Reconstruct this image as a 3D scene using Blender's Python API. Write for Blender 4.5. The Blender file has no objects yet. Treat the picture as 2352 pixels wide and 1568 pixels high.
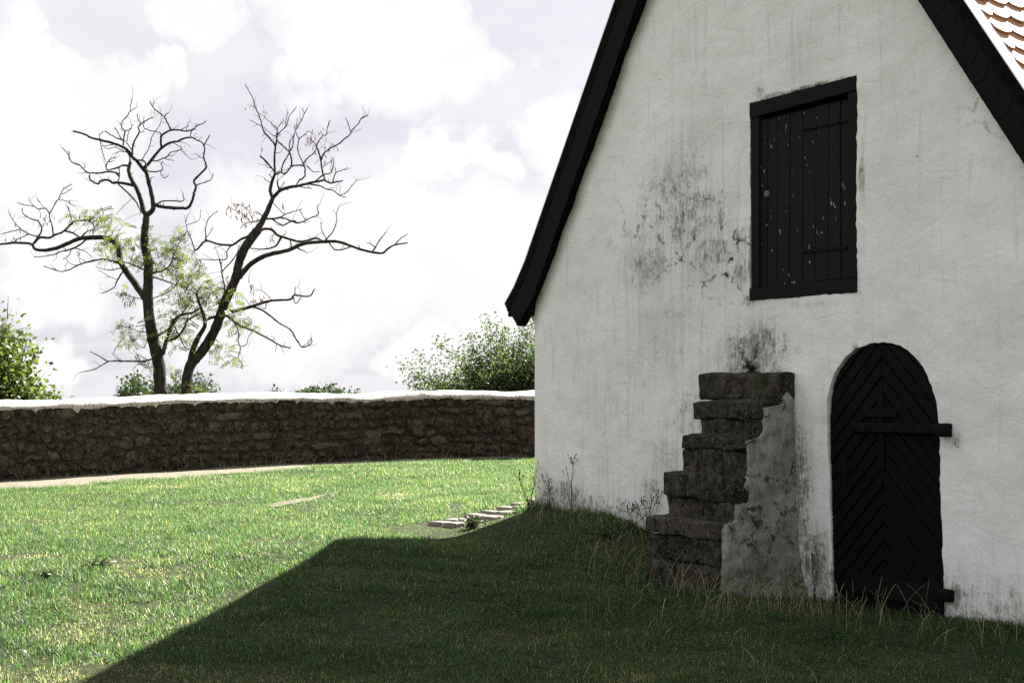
import bpy, bmesh, math, random
import numpy as np
from mathutils import Vector, Matrix, noise as mnoise
from mathutils.geometry import delaunay_2d_cdt

random.seed(7)
rng = np.random.default_rng(7)
scene = bpy.context.scene
COL = scene.collection

# ------------------------------------------------------------------ camera
F, CX, CY, YH, XV = 3267.0, 1176.0, 784.0, 910.0, -835.0     # measured on a 2352 px wide view
DW, EYE = 7.2, 1.6                                            # distance of the gable wall plane, eye height
PHI = math.atan((YH - CY) / F)
TH = math.atan((CX - XV) / F * math.cos(PHI))
cam_d = bpy.data.cameras.new('camera')
cam = bpy.data.objects.new('camera', cam_d)
COL.objects.link(cam)
cam_d.sensor_width = 36.0
cam_d.lens = F / 2352.0 * 36.0
cam_d.clip_start = 0.1
cam_d.clip_end = 20000.0
cam.location = (0, 0, EYE)
cam.rotation_euler = (math.radians(90) + PHI, 0, 0)
scene.camera = cam

# ------------------------------------------------------------------ light
SUN_AZ, SUN_EL = 36.0, 41.5          # degrees right of +Y, degrees above the horizon
SUN_STRENGTH = 5.0
SKY_STRENGTH = 0.05
EXPOSURE = 2.5
sd = Vector((math.sin(math.radians(SUN_AZ)) * math.cos(math.radians(SUN_EL)),
             math.cos(math.radians(SUN_AZ)) * math.cos(math.radians(SUN_EL)),
             math.sin(math.radians(SUN_EL))))
sun_d = bpy.data.lights.new('sun', 'SUN')
sun_d.energy = SUN_STRENGTH
sun_d.angle = math.radians(0.53)
sun_d.color = (1.0, 0.95, 0.86)
sun = bpy.data.objects.new('sun', sun_d)
COL.objects.link(sun)
sun.location = (20, 30, 40)
sun.rotation_euler = (-sd).to_track_quat('-Z', 'Y').to_euler()

scene.view_settings.view_transform = 'Standard'
scene.view_settings.look = 'None'
scene.view_settings.exposure = EXPOSURE
scene.view_settings.gamma = 1.0
scene.view_settings.use_curve_mapping = False
scene.render.engine = 'CYCLES'
scene.cycles.max_bounces = 6
scene.cycles.diffuse_bounces = 3
scene.cycles.glossy_bounces = 2
scene.cycles.transmission_bounces = 3
scene.cycles.transparent_max_bounces = 4
scene.cycles.use_denoising = False
scene.cycles.sample_clamp_indirect = 4.0
scene.cycles.sample_clamp_direct = 0.0


class NT:
    """small helper around a node tree"""
    def __init__(self, tree):
        self.t = tree
        self.n = tree.nodes
        self.l = tree.links
    def node(self, typ, **kw):
        nd = self.n.new(typ)
        for k, v in kw.items():
            setattr(nd, k, v)
        return nd
    def put(self, sock, v):
        if isinstance(v, bpy.types.NodeSocket):
            self.l.new(v, sock)
        elif v is not None:
            if sock.type == 'RGBA' and isinstance(v, (tuple, list)) and len(v) == 3:
                v = (*v, 1.0)
            sock.default_value = v
    def math(self, op, a, b=0.0, c=0.0, clamp=False):
        nd = self.node('ShaderNodeMath', operation=op, use_clamp=clamp)
        self.put(nd.inputs[0], a); self.put(nd.inputs[1], b); self.put(nd.inputs[2], c)
        return nd.outputs[0]
    def vmath(self, op, a, b=None):
        nd = self.node('ShaderNodeVectorMath', operation=op)
        self.put(nd.inputs[0], a)
        if b is not None: self.put(nd.inputs[1], b)
        return nd.outputs['Value'] if op in ('DOT_PRODUCT', 'LENGTH') else nd.outputs[0]
    def mix(self, f, a, b, mode='MIX'):
        nd = self.node('ShaderNodeMix', data_type='RGBA', blend_type=mode)
        self.put(nd.inputs['Factor'], f); self.put(nd.inputs[6], a); self.put(nd.inputs[7], b)
        return nd.outputs[2]
    def noise(self, vec, scale, detail=4.0, rough=0.55, dist=0.0):
        nd = self.node('ShaderNodeTexNoise')
        self.put(nd.inputs['Vector'], vec); nd.inputs['Scale'].default_value = scale
        nd.inputs['Detail'].default_value = detail; nd.inputs['Roughness'].default_value = rough
        nd.inputs['Distortion'].default_value = dist
        return nd.outputs['Fac']
    def voronoi(self, vec, scale, feature='F1', rnd=1.0):
        nd = self.node('ShaderNodeTexVoronoi', feature=feature)
        self.put(nd.inputs['Vector'], vec); nd.inputs['Scale'].default_value = scale
        nd.inputs['Randomness'].default_value = rnd
        return nd.outputs['Distance']
    def ramp(self, fac, stops):
        nd = self.node('ShaderNodeValToRGB')
        cr = nd.color_ramp
        while len(cr.elements) < len(stops): cr.elements.new(0.5)
        for e, (p, c) in zip(cr.elements, stops):
            e.position = p
            e.color = (c, c, c, 1) if isinstance(c, (int, float)) else (*c, 1)
        self.put(nd.inputs[0], fac)
        return nd.outputs['Color']
    def sstep(self, x, lo, hi):
        nd = self.node('ShaderNodeMapRange', interpolation_type='SMOOTHSTEP')
        self.put(nd.inputs[0], x)
        nd.inputs[1].default_value = lo; nd.inputs[2].default_value = hi
        nd.inputs[3].default_value = 0.0; nd.inputs[4].default_value = 1.0
        return nd.outputs[0]
    def scale(self, vec, s):
        nd = self.node('ShaderNodeVectorMath', operation='MULTIPLY')
        self.put(nd.inputs[0], vec); nd.inputs[1].default_value = s
        return nd.outputs[0]


def ray(px, py):
    r, u = (px - CX) / F, (CY - py) / F
    return Vector((r, math.cos(PHI) - u * math.sin(PHI), u * math.cos(PHI) + math.sin(PHI)))


world = bpy.data.worlds.new('World')
scene.world = world
world.use_nodes = True
wt = NT(world.node_tree)
wt.n.clear()
w_out = wt.node('ShaderNodeOutputWorld')
w_bg = wt.node('ShaderNodeBackground')
w_bg.inputs['Strength'].default_value = SKY_STRENGTH
wt.l.new(w_bg.outputs[0], w_out.inputs[0])
sky = wt.node('ShaderNodeTexSky', sky_type='NISHITA')
sky.sun_disc = False
sky.sun_elevation = math.radians(SUN_EL)
sky.sun_rotation = math.radians(SUN_AZ)
sky.air_density = 1.0
sky.dust_density = 2.5
sky.ozone_density = 1.0
dirv = wt.vmath('NORMALIZE', wt.node('ShaderNodeTexCoord').outputs['Generated'])
sepd = wt.node('ShaderNodeSeparateXYZ'); wt.put(sepd.inputs[0], dirv)
# clouds: noise on a flat layer seen in perspective, everywhere the same, plus the cumulus banks that stand in this view
den = wt.math('MAXIMUM', wt.math('ADD', sepd.outputs[2], 0.16), 0.05)
comb = wt.node('ShaderNodeCombineXYZ')
wt.put(comb.inputs[0], wt.math('DIVIDE', sepd.outputs[0], den))
wt.put(comb.inputs[1], wt.math('DIVIDE', sepd.outputs[1], den))
layer = wt.noise(comb.outputs[0], 1.15, 8.0, 0.55, 0.15)
cl_general = wt.sstep(layer, 0.43, 0.57)
warp = wt.node('ShaderNodeTexNoise')
wt.put(warp.inputs['Vector'], dirv); warp.inputs['Scale'].default_value = 11.0
warp.inputs['Detail'].default_value = 9.0; warp.inputs['Roughness'].default_value = 0.62
wv = wt.vmath('SUBTRACT', warp.outputs['Color'], (0.5, 0.5, 0.5))
wv2 = wt.scale(wv, (0.17, 0.17, 0.17))
dirw = wt.vmath('NORMALIZE', wt.vmath('ADD', dirv, wv2))
banks = [(90, 330, 215), (60, 190, 120), (200, 260, 130), (920, 60, 190), (760, 20, 170), (1060, 90, 120), (440, 20, 120),
         (340, 195, 50), (1300, 330, 130), (1040, 360, 95), (1400, 480, 200), (640, 640, 260), (900, 560, 190),
         (1150, 620, 190), (150, 560, 130), (420, 720, 110), (1000, 830, 120), (60, 830, 90)]
cov = None
for bx, by, br in banks:
    b = ray(bx, by).normalized()
    c = wt.vmath('DOT_PRODUCT', dirw, tuple(b))
    ang = br / F
    m = wt.sstep(c, math.cos(ang * 1.22), math.cos(ang * 0.62))
    cov = m if cov is None else wt.math('MAXIMUM', cov, m)
infront = wt.sstep(wt.vmath('DOT_PRODUCT', dirv, tuple(ray(700, 500).normalized())), 0.86, 0.93)
gen = wt.math('MULTIPLY', cl_general, wt.math('SUBTRACT', 1.0, wt.math('MULTIPLY', infront, 0.55)))
cover = wt.math('MAXIMUM', gen, cov, clamp=True)
soft = wt.noise(dirv, 16.0, 6.0, 0.6)
cover = wt.math('MULTIPLY', cover, wt.math('ADD', 0.72, wt.math('MULTIPLY', soft, 0.5)), clamp=True)
thin = wt.mix(0.95, sky.outputs[0], (2.72, 2.68, 2.95))        # thin high veil over the whole sky
cloudcol = wt.mix(wt.noise(dirv, 9.0, 5.0, 0.6), (3.2, 3.18, 3.2), (4.05, 4.02, 3.96))
skycol = wt.mix(cover, thin, cloudcol)
wt.put(w_bg.inputs['Color'], skycol)


# ------------------------------------------------------------------ frames and helpers
NV = Vector((math.cos(TH), math.sin(TH), 0))       # into the house
DV = Vector((-math.sin(TH), math.cos(TH), 0))      # along the gable, away from the camera
SC = 8.287                                         # gable centre along DV
HO = NV * DW + DV * SC                             # house origin
HROT = -(math.pi / 2 - TH)
CAMP = Vector((0, 0, EYE))


def HA(px, py, p=0.0):
    """point on the gable wall plane, p metres in front of it, in the house frame"""
    v = ray(px, py)
    t = (DW - p) / v.dot(NV)
    P = CAMP + v * t
    return (SC - P.dot(DV), -p, P.z)


def h2w(a, y, z):
    return HO + (-DV) * a + NV * y + Vector((0, 0, z))


def at(px, py, Y):
    v = ray(px, py)
    return CAMP + v * (Y / v.y)


def proj(P):
    v = Vector(P) - CAMP
    f = v.y * math.cos(PHI) + v.z * math.sin(PHI)
    u = -v.y * math.sin(PHI) + v.z * math.cos(PHI)
    return CX + F * v.x / f, CY - F * u / f


def fbm(p, sc, octv=3):
    return mnoise.fractal(Vector(p) * sc, 1.0, 2.0, octv)


def vnoise(x, y, seed=0):
    """vectorised 2-D value noise in 0..1"""
    xi, yi = np.floor(x).astype(np.int64), np.floor(y).astype(np.int64)
    fx, fy = x - xi, y - yi
    fx, fy = fx * fx * (3 - 2 * fx), fy * fy * (3 - 2 * fy)
    def h(a, b):
        n = (a * 374761393 + b * 668265263 + seed * 974711) & 0x7fffffff
        n = ((n ^ (n >> 13)) * 1274126177) & 0x7fffffff
        return ((n ^ (n >> 16)) & 0xffff) / 65535.0
    return (h(xi, yi) * (1 - fx) + h(xi + 1, yi) * fx) * (1 - fy) + (h(xi, yi + 1) * (1 - fx) + h(xi + 1, yi + 1) * fx) * fy


def fnoise(x, y, seed=0, octv=3):
    r, a, t = 0, 1.0, 0
    for o in range(octv):
        r = r + a * vnoise(x * 2 ** o, y * 2 ** o, seed + o); t += a; a *= 0.5
    return r / t


def mesh_from(name, verts, faces, smooth=False):
    me = bpy.data.meshes.new(name)
    me.from_pydata([tuple(v) for v in verts], [], faces)
    if smooth:
        me.polygons.foreach_set('use_smooth', [True] * len(me.polygons))
    me.update()
    return me


def mesh_np(name, V, T, attr=None, smooth=False):
    """big triangle mesh from numpy arrays"""
    me = bpy.data.meshes.new(name)
    V = np.asarray(V, dtype=np.float32); T = np.asarray(T, dtype=np.int32)
    me.vertices.add(len(V)); me.vertices.foreach_set('co', V.ravel())
    me.loops.add(T.size); me.loops.foreach_set('vertex_index', T.ravel())
    me.polygons.add(len(T))
    me.polygons.foreach_set('loop_start', np.arange(0, T.size, 3, dtype=np.int32))
    me.polygons.foreach_set('loop_total', np.full(len(T), 3, dtype=np.int32))
    if smooth:
        me.polygons.foreach_set('use_smooth', np.ones(len(T), dtype=bool))
    me.update(calc_edges=True)
    if attr is not None:
        at_ = me.attributes.new('rnd', 'FLOAT', 'POINT')
        at_.data.foreach_set('value', np.asarray(attr, dtype=np.float32))
    return me


def link(name, me, mat=None, parent=None, loc=None):
    o = bpy.data.objects.new(name, me)
    COL.objects.link(o)
    if mat is not None and me is not None and len(me.materials) == 0:
        me.materials.append(mat)
    if parent is not None: o.parent = parent
    if loc is not None: o.location = loc
    return o


def tag(o, label, cat, group=None, kind=None):
    if label: o['label'] = label
    if cat: o['category'] = cat
    if group: o['group'] = group
    if kind: o['kind'] = kind
    return o


def empty(name, loc, rz=0.0):
    o = bpy.data.objects.new(name, None)
    COL.objects.link(o)
    o.location = loc; o.rotation_euler = (0, 0, rz)
    o.empty_display_size = 0.2
    return o


def inset_poly(poly, d):
    """move the corners of a (mostly convex) 2-D polygon inwards by d"""
    n = len(poly)
    area = sum(poly[i][0] * poly[(i + 1) % n][1] - poly[(i + 1) % n][0] * poly[i][1] for i in range(n))
    s = 1 if area > 0 else -1
    out = []
    for i in range(n):
        p0, p1, p2 = Vector(poly[i - 1]), Vector(poly[i]), Vector(poly[(i + 1) % n])
        e1, e2 = (p1 - p0), (p2 - p1)
        if e1.length < 1e-6 or e2.length < 1e-6:
            out.append(tuple(p1)); continue
        n1 = Vector((-e1.y, e1.x)).normalized() * s
        n2 = Vector((-e2.y, e2.x)).normalized() * s
        b = (n1 + n2)
        if b.length < 1e-4: b = n1
        b.normalize()
        k = d / max(0.45, b.dot(n1))
        out.append(tuple(p1 + b * k))
    return out


def plate(poly, y_front, y_back, bev=0.003):
    """a board cut to poly (in a, z), bevelled on its front edge; returns verts, faces in the house frame"""
    n = len(poly)
    area = sum(poly[i][0] * poly[(i + 1) % n][1] - poly[(i + 1) % n][0] * poly[i][1] for i in range(n))
    if area < 0: poly = poly[::-1]
    ins = inset_poly(poly, bev)
    V = [(a, y_back, z) for a, z in poly] + [(a, y_front + bev, z) for a, z in poly] + [(a, y_front, z) for a, z in ins]
    Fc = []
    for i in range(n):
        j = (i + 1) % n
        Fc.append((i, j, n + j, n + i))
        Fc.append((n + i, n + j, 2 * n + j, 2 * n + i))
    Fc.append(tuple(range(2 * n, 3 * n)))
    Fc.append(tuple(reversed(range(n))))
    return V, Fc


def clip_half(poly, nx, nz, c):
    """keep the part of poly where nx*a + nz*z <= c"""
    out = []
    for i in range(len(poly)):
        p, q = poly[i], poly[(i + 1) % len(poly)]
        dp, dq = nx * p[0] + nz * p[1] - c, nx * q[0] + nz * q[1] - c
        if dp <= 0: out.append(p)
        if (dp < 0 < dq) or (dq < 0 < dp):
            t = dp / (dp - dq)
            out.append((p[0] + (q[0] - p[0]) * t, p[1] + (q[1] - p[1]) * t))
    return out


def tube_np(pts, rads, sides=6, seed=0):
    """tapered tube along pts -> verts, triangles"""
    P = np.array([tuple(p) for p in pts], dtype=float)
    n = len(P)
    tang = np.zeros_like(P)
    tang[1:-1] = P[2:] - P[:-2]; tang[0] = P[1] - P[0]; tang[-1] = P[-1] - P[-2]
    tang /= np.maximum(np.linalg.norm(tang, axis=1, keepdims=True), 1e-9)
    ref = np.array([0.13, 0.97, 0.21])
    a = np.cross(tang, ref); a /= np.maximum(np.linalg.norm(a, axis=1, keepdims=True), 1e-9)
    b = np.cross(tang, a)
    ang = np.linspace(0, 2 * math.pi, sides, endpoint=False)
    V = (P[:, None, :] + np.asarray(rads)[:, None, None] * (np.cos(ang)[None, :, None] * a[:, None, :] + np.sin(ang)[None, :, None] * b[:, None, :])).reshape(-1, 3)
    T = []
    for i in range(n - 1):
        for k in range(sides):
            k2 = (k + 1) % sides
            q = (i * sides + k, i * sides + k2, (i + 1) * sides + k2, (i + 1) * sides + k)
            T.append((q[0], q[1], q[2])); T.append((q[0], q[2], q[3]))
    for k in range(1, sides - 1):
        T.append(((n - 1) * sides, (n - 1) * sides + k, (n - 1) * sides + k + 1))
    return V, np.array(T)


class Bag:
    """collects triangle soups"""
    def __init__(self): self.V, self.T, self.A, self.n = [], [], [], 0
    def add(self, V, T, a=None):
        V = np.asarray(V, dtype=float); T = np.asarray(T)
        self.V.append(V); self.T.append(T + self.n); self.n += len(V)
        self.A.append(np.full(len(V), 0.5 if a is None else a) if np.isscalar(a) or a is None else np.asarray(a))
    def mesh(self, name, smooth=False, origin=None):
        V = np.concatenate(self.V)
        if origin is not None: V = V - np.array(tuple(origin))
        return mesh_np(name, V, np.concatenate(self.T), np.concatenate(self.A), smooth)


def catmull(pts, sub=4):
    P = [Vector(p) for p in pts]
    if len(P) < 3: return [P[0].lerp(P[-1], i / sub) for i in range(sub + 1)]
    out = []
    for i in range(len(P) - 1):
        p0 = P[i - 1] if i else P[0] * 2 - P[1]
        p1, p2 = P[i], P[i + 1]
        p3 = P[i + 2] if i + 2 < len(P) else P[-1] * 2 - P[-2]
        for k in range(sub):
            t = k / sub
            out.append(0.5 * ((2 * p1) + (p2 - p0) * t + (2 * p0 - 5 * p1 + 4 * p2 - p3) * t * t + (3 * p1 - p0 - 3 * p2 + p3) * t ** 3))
    out.append(P[-1])
    return out


def rough_block(sz, seed, amp=0.012, nx=6, ny=4, nz=3, rnd=0.02):
    """a hewn stone of size sz centred on the origin, worn round at its edges"""
    sx, sy, sz_ = [s / 2 for s in sz]
    idx, V, Fc = {}, [], []
    def vid(i, j, k):
        key = (i, j, k)
        if key not in idx:
            u = [-1 + 2 * i / nx, -1 + 2 * j / ny, -1 + 2 * k / nz]
            # keep an edge loop close to the borders so that the rounding stays tight
            P = Vector((u[0] * sx, u[1] * sy, u[2] * sz_))
            Q = Vector((max(-sx + rnd, min(sx - rnd, P.x)), max(-sy + rnd, min(sy - rnd, P.y)), max(-sz_ + rnd, min(sz_ - rnd, P.z))))
            dd = P - Q
            if dd.length > 1e-6: P = Q + dd.normalized() * rnd
            o = Vector((seed * 3.1, seed * 1.7, seed * 0.9))
            nz_ = mnoise.noise_vector((P + o) * 4.0) * amp + mnoise.noise_vector((P + o) * 14.0) * amp * 0.5
            idx[key] = len(V); V.append(P + nz_)
        return idx[key]
    for (n1, n2, f) in ((nx, ny, lambda i, j, s: (i, j, s * nz)), (nx, nz, lambda i, j, s: (i, s * ny, j)), (ny, nz, lambda i, j, s: (s * nx, i, j))):
        for s in (0, 1):
            for i in range(n1):
                for j in range(n2):
                    q = [vid(*f(i, j, s)), vid(*f(i + 1, j, s)), vid(*f(i + 1, j + 1, s)), vid(*f(i, j + 1, s))]
                    Fc.append(tuple(q))
    me = mesh_from('block', V, Fc, True)
    bm = bmesh.new(); bm.from_mesh(me); bmesh.ops.recalc_face_normals(bm, faces=bm.faces); bm.to_mesh(me); bm.free()
    me.polygons.foreach_set('use_smooth', [True] * len(me.polygons))
    return me


# ------------------------------------------------------------------ materials
def new_mat(name):
    m = bpy.data.materials.new(name)
    m.use_nodes = True
    t = NT(m.node_tree)
    bsdf = next(n for n in t.n if n.type == 'BSDF_PRINCIPLED')
    return m, t, bsdf


def bump(t, bsdf, h, dist, strength=1.0):
    nd = t.node('ShaderNodeBump')
    nd.inputs['Strength'].default_value = strength
    nd.inputs['Distance'].default_value = dist
    t.put(nd.inputs['Height'], h)
    prev = bsdf.inputs['Normal'].links
    if prev: t.l.new(prev[0].from_socket, nd.inputs['Normal'])
    t.put(bsdf.inputs['Normal'], nd.outputs[0])


def coords(t, what='Object'):
    return t.node('ShaderNodeTexCoord').outputs[what]


def obj_random(t):
    return t.node('ShaderNodeObjectInfo').outputs['Random']


def stone_mat(name, dark, light, lichen=(0.30, 0.29, 0.25), lich=0.5, warm=(0.12, 0.075, 0.035), moss=(0.05, 0.055, 0.025), k=1.0):
    m, t, b = new_mat(name)
    co = t.node('ShaderNodeNewGeometry').outputs['Position']
    r = obj_random(t)
    n1 = t.noise(co, 7.0 * k, 6.0, 0.62)
    n2 = t.noise(co, 42.0 * k, 5.0, 0.75)
    n4 = t.noise(co, 13.0 * k, 6.0, 0.72)
    base = t.mix(t.ramp(n1, [(0.3, 0.0), (0.7, 1.0)]), dark, light)
    rr = t.math('FRACT', t.math('MULTIPLY', r, 7.31))
    base = t.mix(t.math('MULTIPLY', t.sstep(rr, 0.45, 1.0), 0.65), base, warm)
    base = t.mix(t.math('MULTIPLY', t.sstep(r, 0.86, 1.0), 0.6), base, tuple(min(1, c * 2.2) for c in light))
    base = t.mix(t.math('MULTIPLY', t.sstep(t.noise(co, 2.2 * k, 4.0, 0.6), 0.52, 0.66), 0.55), base, tuple(c * 1.8 for c in light))
    base = t.mix(t.math('MULTIPLY', t.sstep(n4, 0.50, 0.62), 0.6), base, tuple(c * 1.9 for c in light))
    base = t.mix(t.math('MULTIPLY', t.sstep(n4, 0.49, 0.39), 0.85), base, tuple(c * 0.35 for c in dark))
    base = t.mix(t.math('MULTIPLY', t.sstep(n2, 0.56, 0.65), lich), base, lichen)
    base = t.mix(t.math('MULTIPLY', t.sstep(t.noise(co, 3.1, 5.0, 0.6), 0.52, 0.7), 0.7), base, moss)
    base = t.mix(t.sstep(n2, 0.42, 0.30), base, tuple(c * 0.35 for c in dark))
    t.put(b.inputs['Base Color'], base)
    b.inputs['Roughness'].default_value = 0.95
    b.inputs['Specular IOR Level'].default_value = 0.2
    bump(t, b, n4, 0.03, 0.9); bump(t, b, n2, 0.012, 0.9)
    return m


def grass_mat(name, c0, c1, c2, trans=0.45, rough=0.38, spec=0.45):
    m, t, b = new_mat(name)
    at_ = t.node('ShaderNodeAttribute', attribute_name='rnd')
    col = t.ramp(at_.outputs['Fac'], [(0.0, c0), (0.55, c1), (0.9, c2), (1.0, (0.22, 0.20, 0.12))])
    t.put(b.inputs['Base Color'], col)
    b.inputs['Roughness'].default_value = rough
    b.inputs['Specular IOR Level'].default_value = spec
    tr = t.node('ShaderNodeBsdfTranslucent')
    t.put(tr.inputs['Color'], t.mix(1.0, col, (2.5, 2.42, 1.9), 'MULTIPLY'))
    mx = t.node('ShaderNodeMixShader'); mx.inputs[0].default_value = trans
    t.l.new(b.outputs[0], mx.inputs[1]); t.l.new(tr.outputs[0], mx.inputs[2])
    out = next(n for n in t.n if n.type == 'OUTPUT_MATERIAL')
    t.l.new(mx.outputs[0], out.inputs[0])
    return m


def flat_mat(name, col, rough=0.7, spec=0.3, metal=0.0, nscale=0.0, namp=0.3, bmp=0.0):
    m, t, b = new_mat(name)
    b.inputs['Roughness'].default_value = rough
    b.inputs['Specular IOR Level'].default_value = spec
    b.inputs['Metallic'].default_value = metal
    if nscale:
        co = coords(t)
        n1 = t.noise(co, nscale, 5.0, 0.6)
        t.put(b.inputs['Base Color'], t.mix(t.ramp(n1, [(0.3, 0.0), (0.7, 1.0)]), tuple(c * (1 - namp) for c in col), tuple(min(1, c * (1 + namp)) for c in col)))
        if bmp: bump(t, b, n1, bmp, 0.7)
    else:
        b.inputs['Base Color'].default_value = (*col, 1)
    return m


def painted_wood(name, col, chips, chip_col=(0.42, 0.40, 0.34), along=(1, 1, 0.12)):
    m, t, b = new_mat(name)
    co = coords(t)
    cs = t.scale(co, along)
    g = t.noise(cs, 60.0, 4.0, 0.6)
    big = t.noise(co, 2.3, 3.0, 0.6)
    fl = t.noise(t.scale(co, (1, 1, 0.28)), 55.0, 3.0, 0.55)
    lim = t.math('SUBTRACT', 0.86 - 0.16 * chips, t.math('MULTIPLY', t.sstep(big, 0.45, 0.75), 0.10 * chips))
    chip = t.sstep(t.math('SUBTRACT', fl, lim), 0.0, 0.03)
    base = t.mix(g, tuple(c * 0.75 for c in col), tuple(c * 1.3 for c in col))
    t.put(b.inputs['Base Color'], t.mix(chip, base, chip_col))
    b.inputs['Roughness'].default_value = 0.7
    b.inputs['Specular IOR Level'].default_value = 0.07
    bump(t, b, g, 0.004, 0.5)
    return m


def plaster_mat(name, base_a, base_b, spots, base_line=None, edge_line=None, dirt=0.0):
    """lime-washed plaster; spots = (a, z, ra, rz, strength, kind) stain areas in the house frame"""
    m, t, b = new_mat(name)
    co = coords(t)
    sp = t.node('ShaderNodeSeparateXYZ'); t.put(sp.inputs[0], co)
    A, Z = sp.outputs[0], sp.outputs[2]
    n_big = t.noise(co, 1.1, 4.0, 0.55)
    n_mid = t.noise(co, 9.0, 6.0, 0.62)
    n_fine = t.noise(co, 70.0, 4.0, 0.65)
    streak = t.noise(t.scale(co, (16.0, 4.0, 1.3)), 1.0, 5.0, 0.65, 0.3)
    streak_f = t.noise(t.scale(co, (75.0, 30.0, 9.0)), 1.0, 3.0, 0.6)
    col = t.mix(t.ramp(n_big, [(0.32, 0.0), (0.68, 1.0)]), base_a, base_b)
    col = t.mix(t.math('MULTIPLY', t.sstep(n_mid, 0.52, 0.72), 0.22), col, tuple(c * 0.72 for c in base_a))
    grime = t.math('MULTIPLY', t.sstep(streak, 0.54, 0.74), 0.26 + dirt)
    # cracks and lips of old wash where moss settles
    wob = t.vmath('ADD', co, t.scale(t.vmath('SUBTRACT', t.node('ShaderNodeTexNoise').outputs['Color'], (0.5, 0.5, 0.5)), (0.0, 0.0, 0.0)))
    nd = t.node('ShaderNodeTexNoise'); t.put(nd.inputs['Vector'], co); nd.inputs['Scale'].default_value = 4.5; nd.inputs['Detail'].default_value = 5.0
    wob = t.vmath('ADD', co, t.scale(t.vmath('SUBTRACT', nd.outputs['Color'], (0.5, 0.5, 0.5)), (0.5, 0.5, 0.5)))
    crack = t.sstep(t.math('SUBTRACT', t.voronoi(wob, 2.3, 'DISTANCE_TO_EDGE'), t.math('MULTIPLY', t.math('SUBTRACT', t.noise(co, 22.0, 5.0, 0.7), 0.5), 0.22)), 0.055, 0.0)
    crack = t.math('MULTIPLY', crack, t.sstep(n_mid, 0.44, 0.58))
    stain, craz = None, None
    for (ca, cz, ra, rz, k, kind) in spots:
        da = t.math('DIVIDE', t.math('SUBTRACT', A, ca), ra)
        dz = t.math('DIVIDE', t.math('SUBTRACT', Z, cz), rz)
        dd = t.math('SQRT', t.math('ADD', t.math('MULTIPLY', da, da), t.math('MULTIPLY', dz, dz)))
        f = t.math('MULTIPLY', t.sstep(dd, 1.15, 0.1), k)
        if kind == 'crack':
            craz = f if craz is None else t.math('MAXIMUM', craz, f)
        else:
            stain = f if stain is None else t.math('MAXIMUM', stain, f)
    n_sp = t.noise(co, 30.0, 6.0, 0.72)
    tex = t.math('ADD', t.math('ADD', t.math('MULTIPLY', streak_f, 0.28), t.math('MULTIPLY', n_mid, 0.30)), t.math('MULTIPLY', n_sp, 0.42))
    tex = t.math('ADD', t.math('MULTIPLY', t.math('SUBTRACT', tex, 0.5), 2.6), 0.5)
    if base_line is not None:
        f = t.sstep(t.math('ADD', t.math('SUBTRACT', Z, t.math('ADD', base_line[0], t.math('MULTIPLY', A, base_line[1]))),
                           t.math('MULTIPLY', t.math('SUBTRACT', n_big, 0.5), -0.9)), 0.42, 0.0)
        f = t.math('MULTIPLY', f, base_line[2])
        stain = f if stain is None else t.math('MAXIMUM', stain, f)
    if stain is not None:
        wash = t.math('MULTIPLY', t.math('MINIMUM', stain, 1.0), t.math('ADD', 0.12, t.math('MULTIPLY', t.sstep(streak, 0.38, 0.66), 0.45)))
        col = t.mix(wash, col, (0.30, 0.31, 0.27))
        sm = t.sstep(t.math('SUBTRACT', t.math('ADD', tex, t.math('MULTIPLY', stain, 0.52)), 0.80), 0.0, 0.42)
        sm = t.math('MULTIPLY', sm, t.math('MINIMUM', t.math('MULTIPLY', stain, 1.6), 0.85))
        col = t.mix(sm, col, t.mix(t.sstep(n_sp, 0.36, 0.66), (0.018, 0.021, 0.009), (0.17, 0.178, 0.12)))
    if craz is not None:
        cm = t.math('MULTIPLY', crack, craz, clamp=True)
        col = t.mix(cm, col, (0.045, 0.05, 0.018))
    if edge_line is not None:
        # algae on the damp strip that runs along the left verge
        f = t.math('SUBTRACT', t.math('ADD', edge_line[0], t.math('MULTIPLY', A, edge_line[1])), Z)
        f = t.math('MULTIPLY', t.sstep(t.math('ADD', f, t.math('MULTIPLY', n_mid, 0.12)), 0.42, 0.06), t.sstep(A, 0.2, -0.6))
        col = t.mix(t.math('MULTIPLY', f, 0.62), col, (0.17, 0.18, 0.085))
    col = t.mix(grime, col, (0.20, 0.205, 0.19))
    pits = t.sstep(t.voronoi(co, 5.2), 0.055, 0.03)
    pits = t.math('MULTIPLY', pits, t.sstep(t.noise(co, 2.2, 2.0), 0.52, 0.6))
    col = t.mix(t.math('MULTIPLY', pits, 0.8), col, (0.07, 0.075, 0.06))
    t.put(b.inputs['Base Color'], col)
    b.inputs['Roughness'].default_value = 0.92
    b.inputs['Specular IOR Level'].default_value = 0.15
    trowel = t.noise(t.scale(co, (1.0, 1.0, 1.7)), 3.4, 5.0, 0.55, 1.2)
    bump(t, b, trowel, 0.03, 0.35)
    bump(t, b, n_mid, 0.016, 0.4)
    bump(t, b, n_fine, 0.004, 0.4)
    bump(t, b, t.math('MULTIPLY', pits, -1.0), 0.02, 0.8)
    return m


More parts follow.
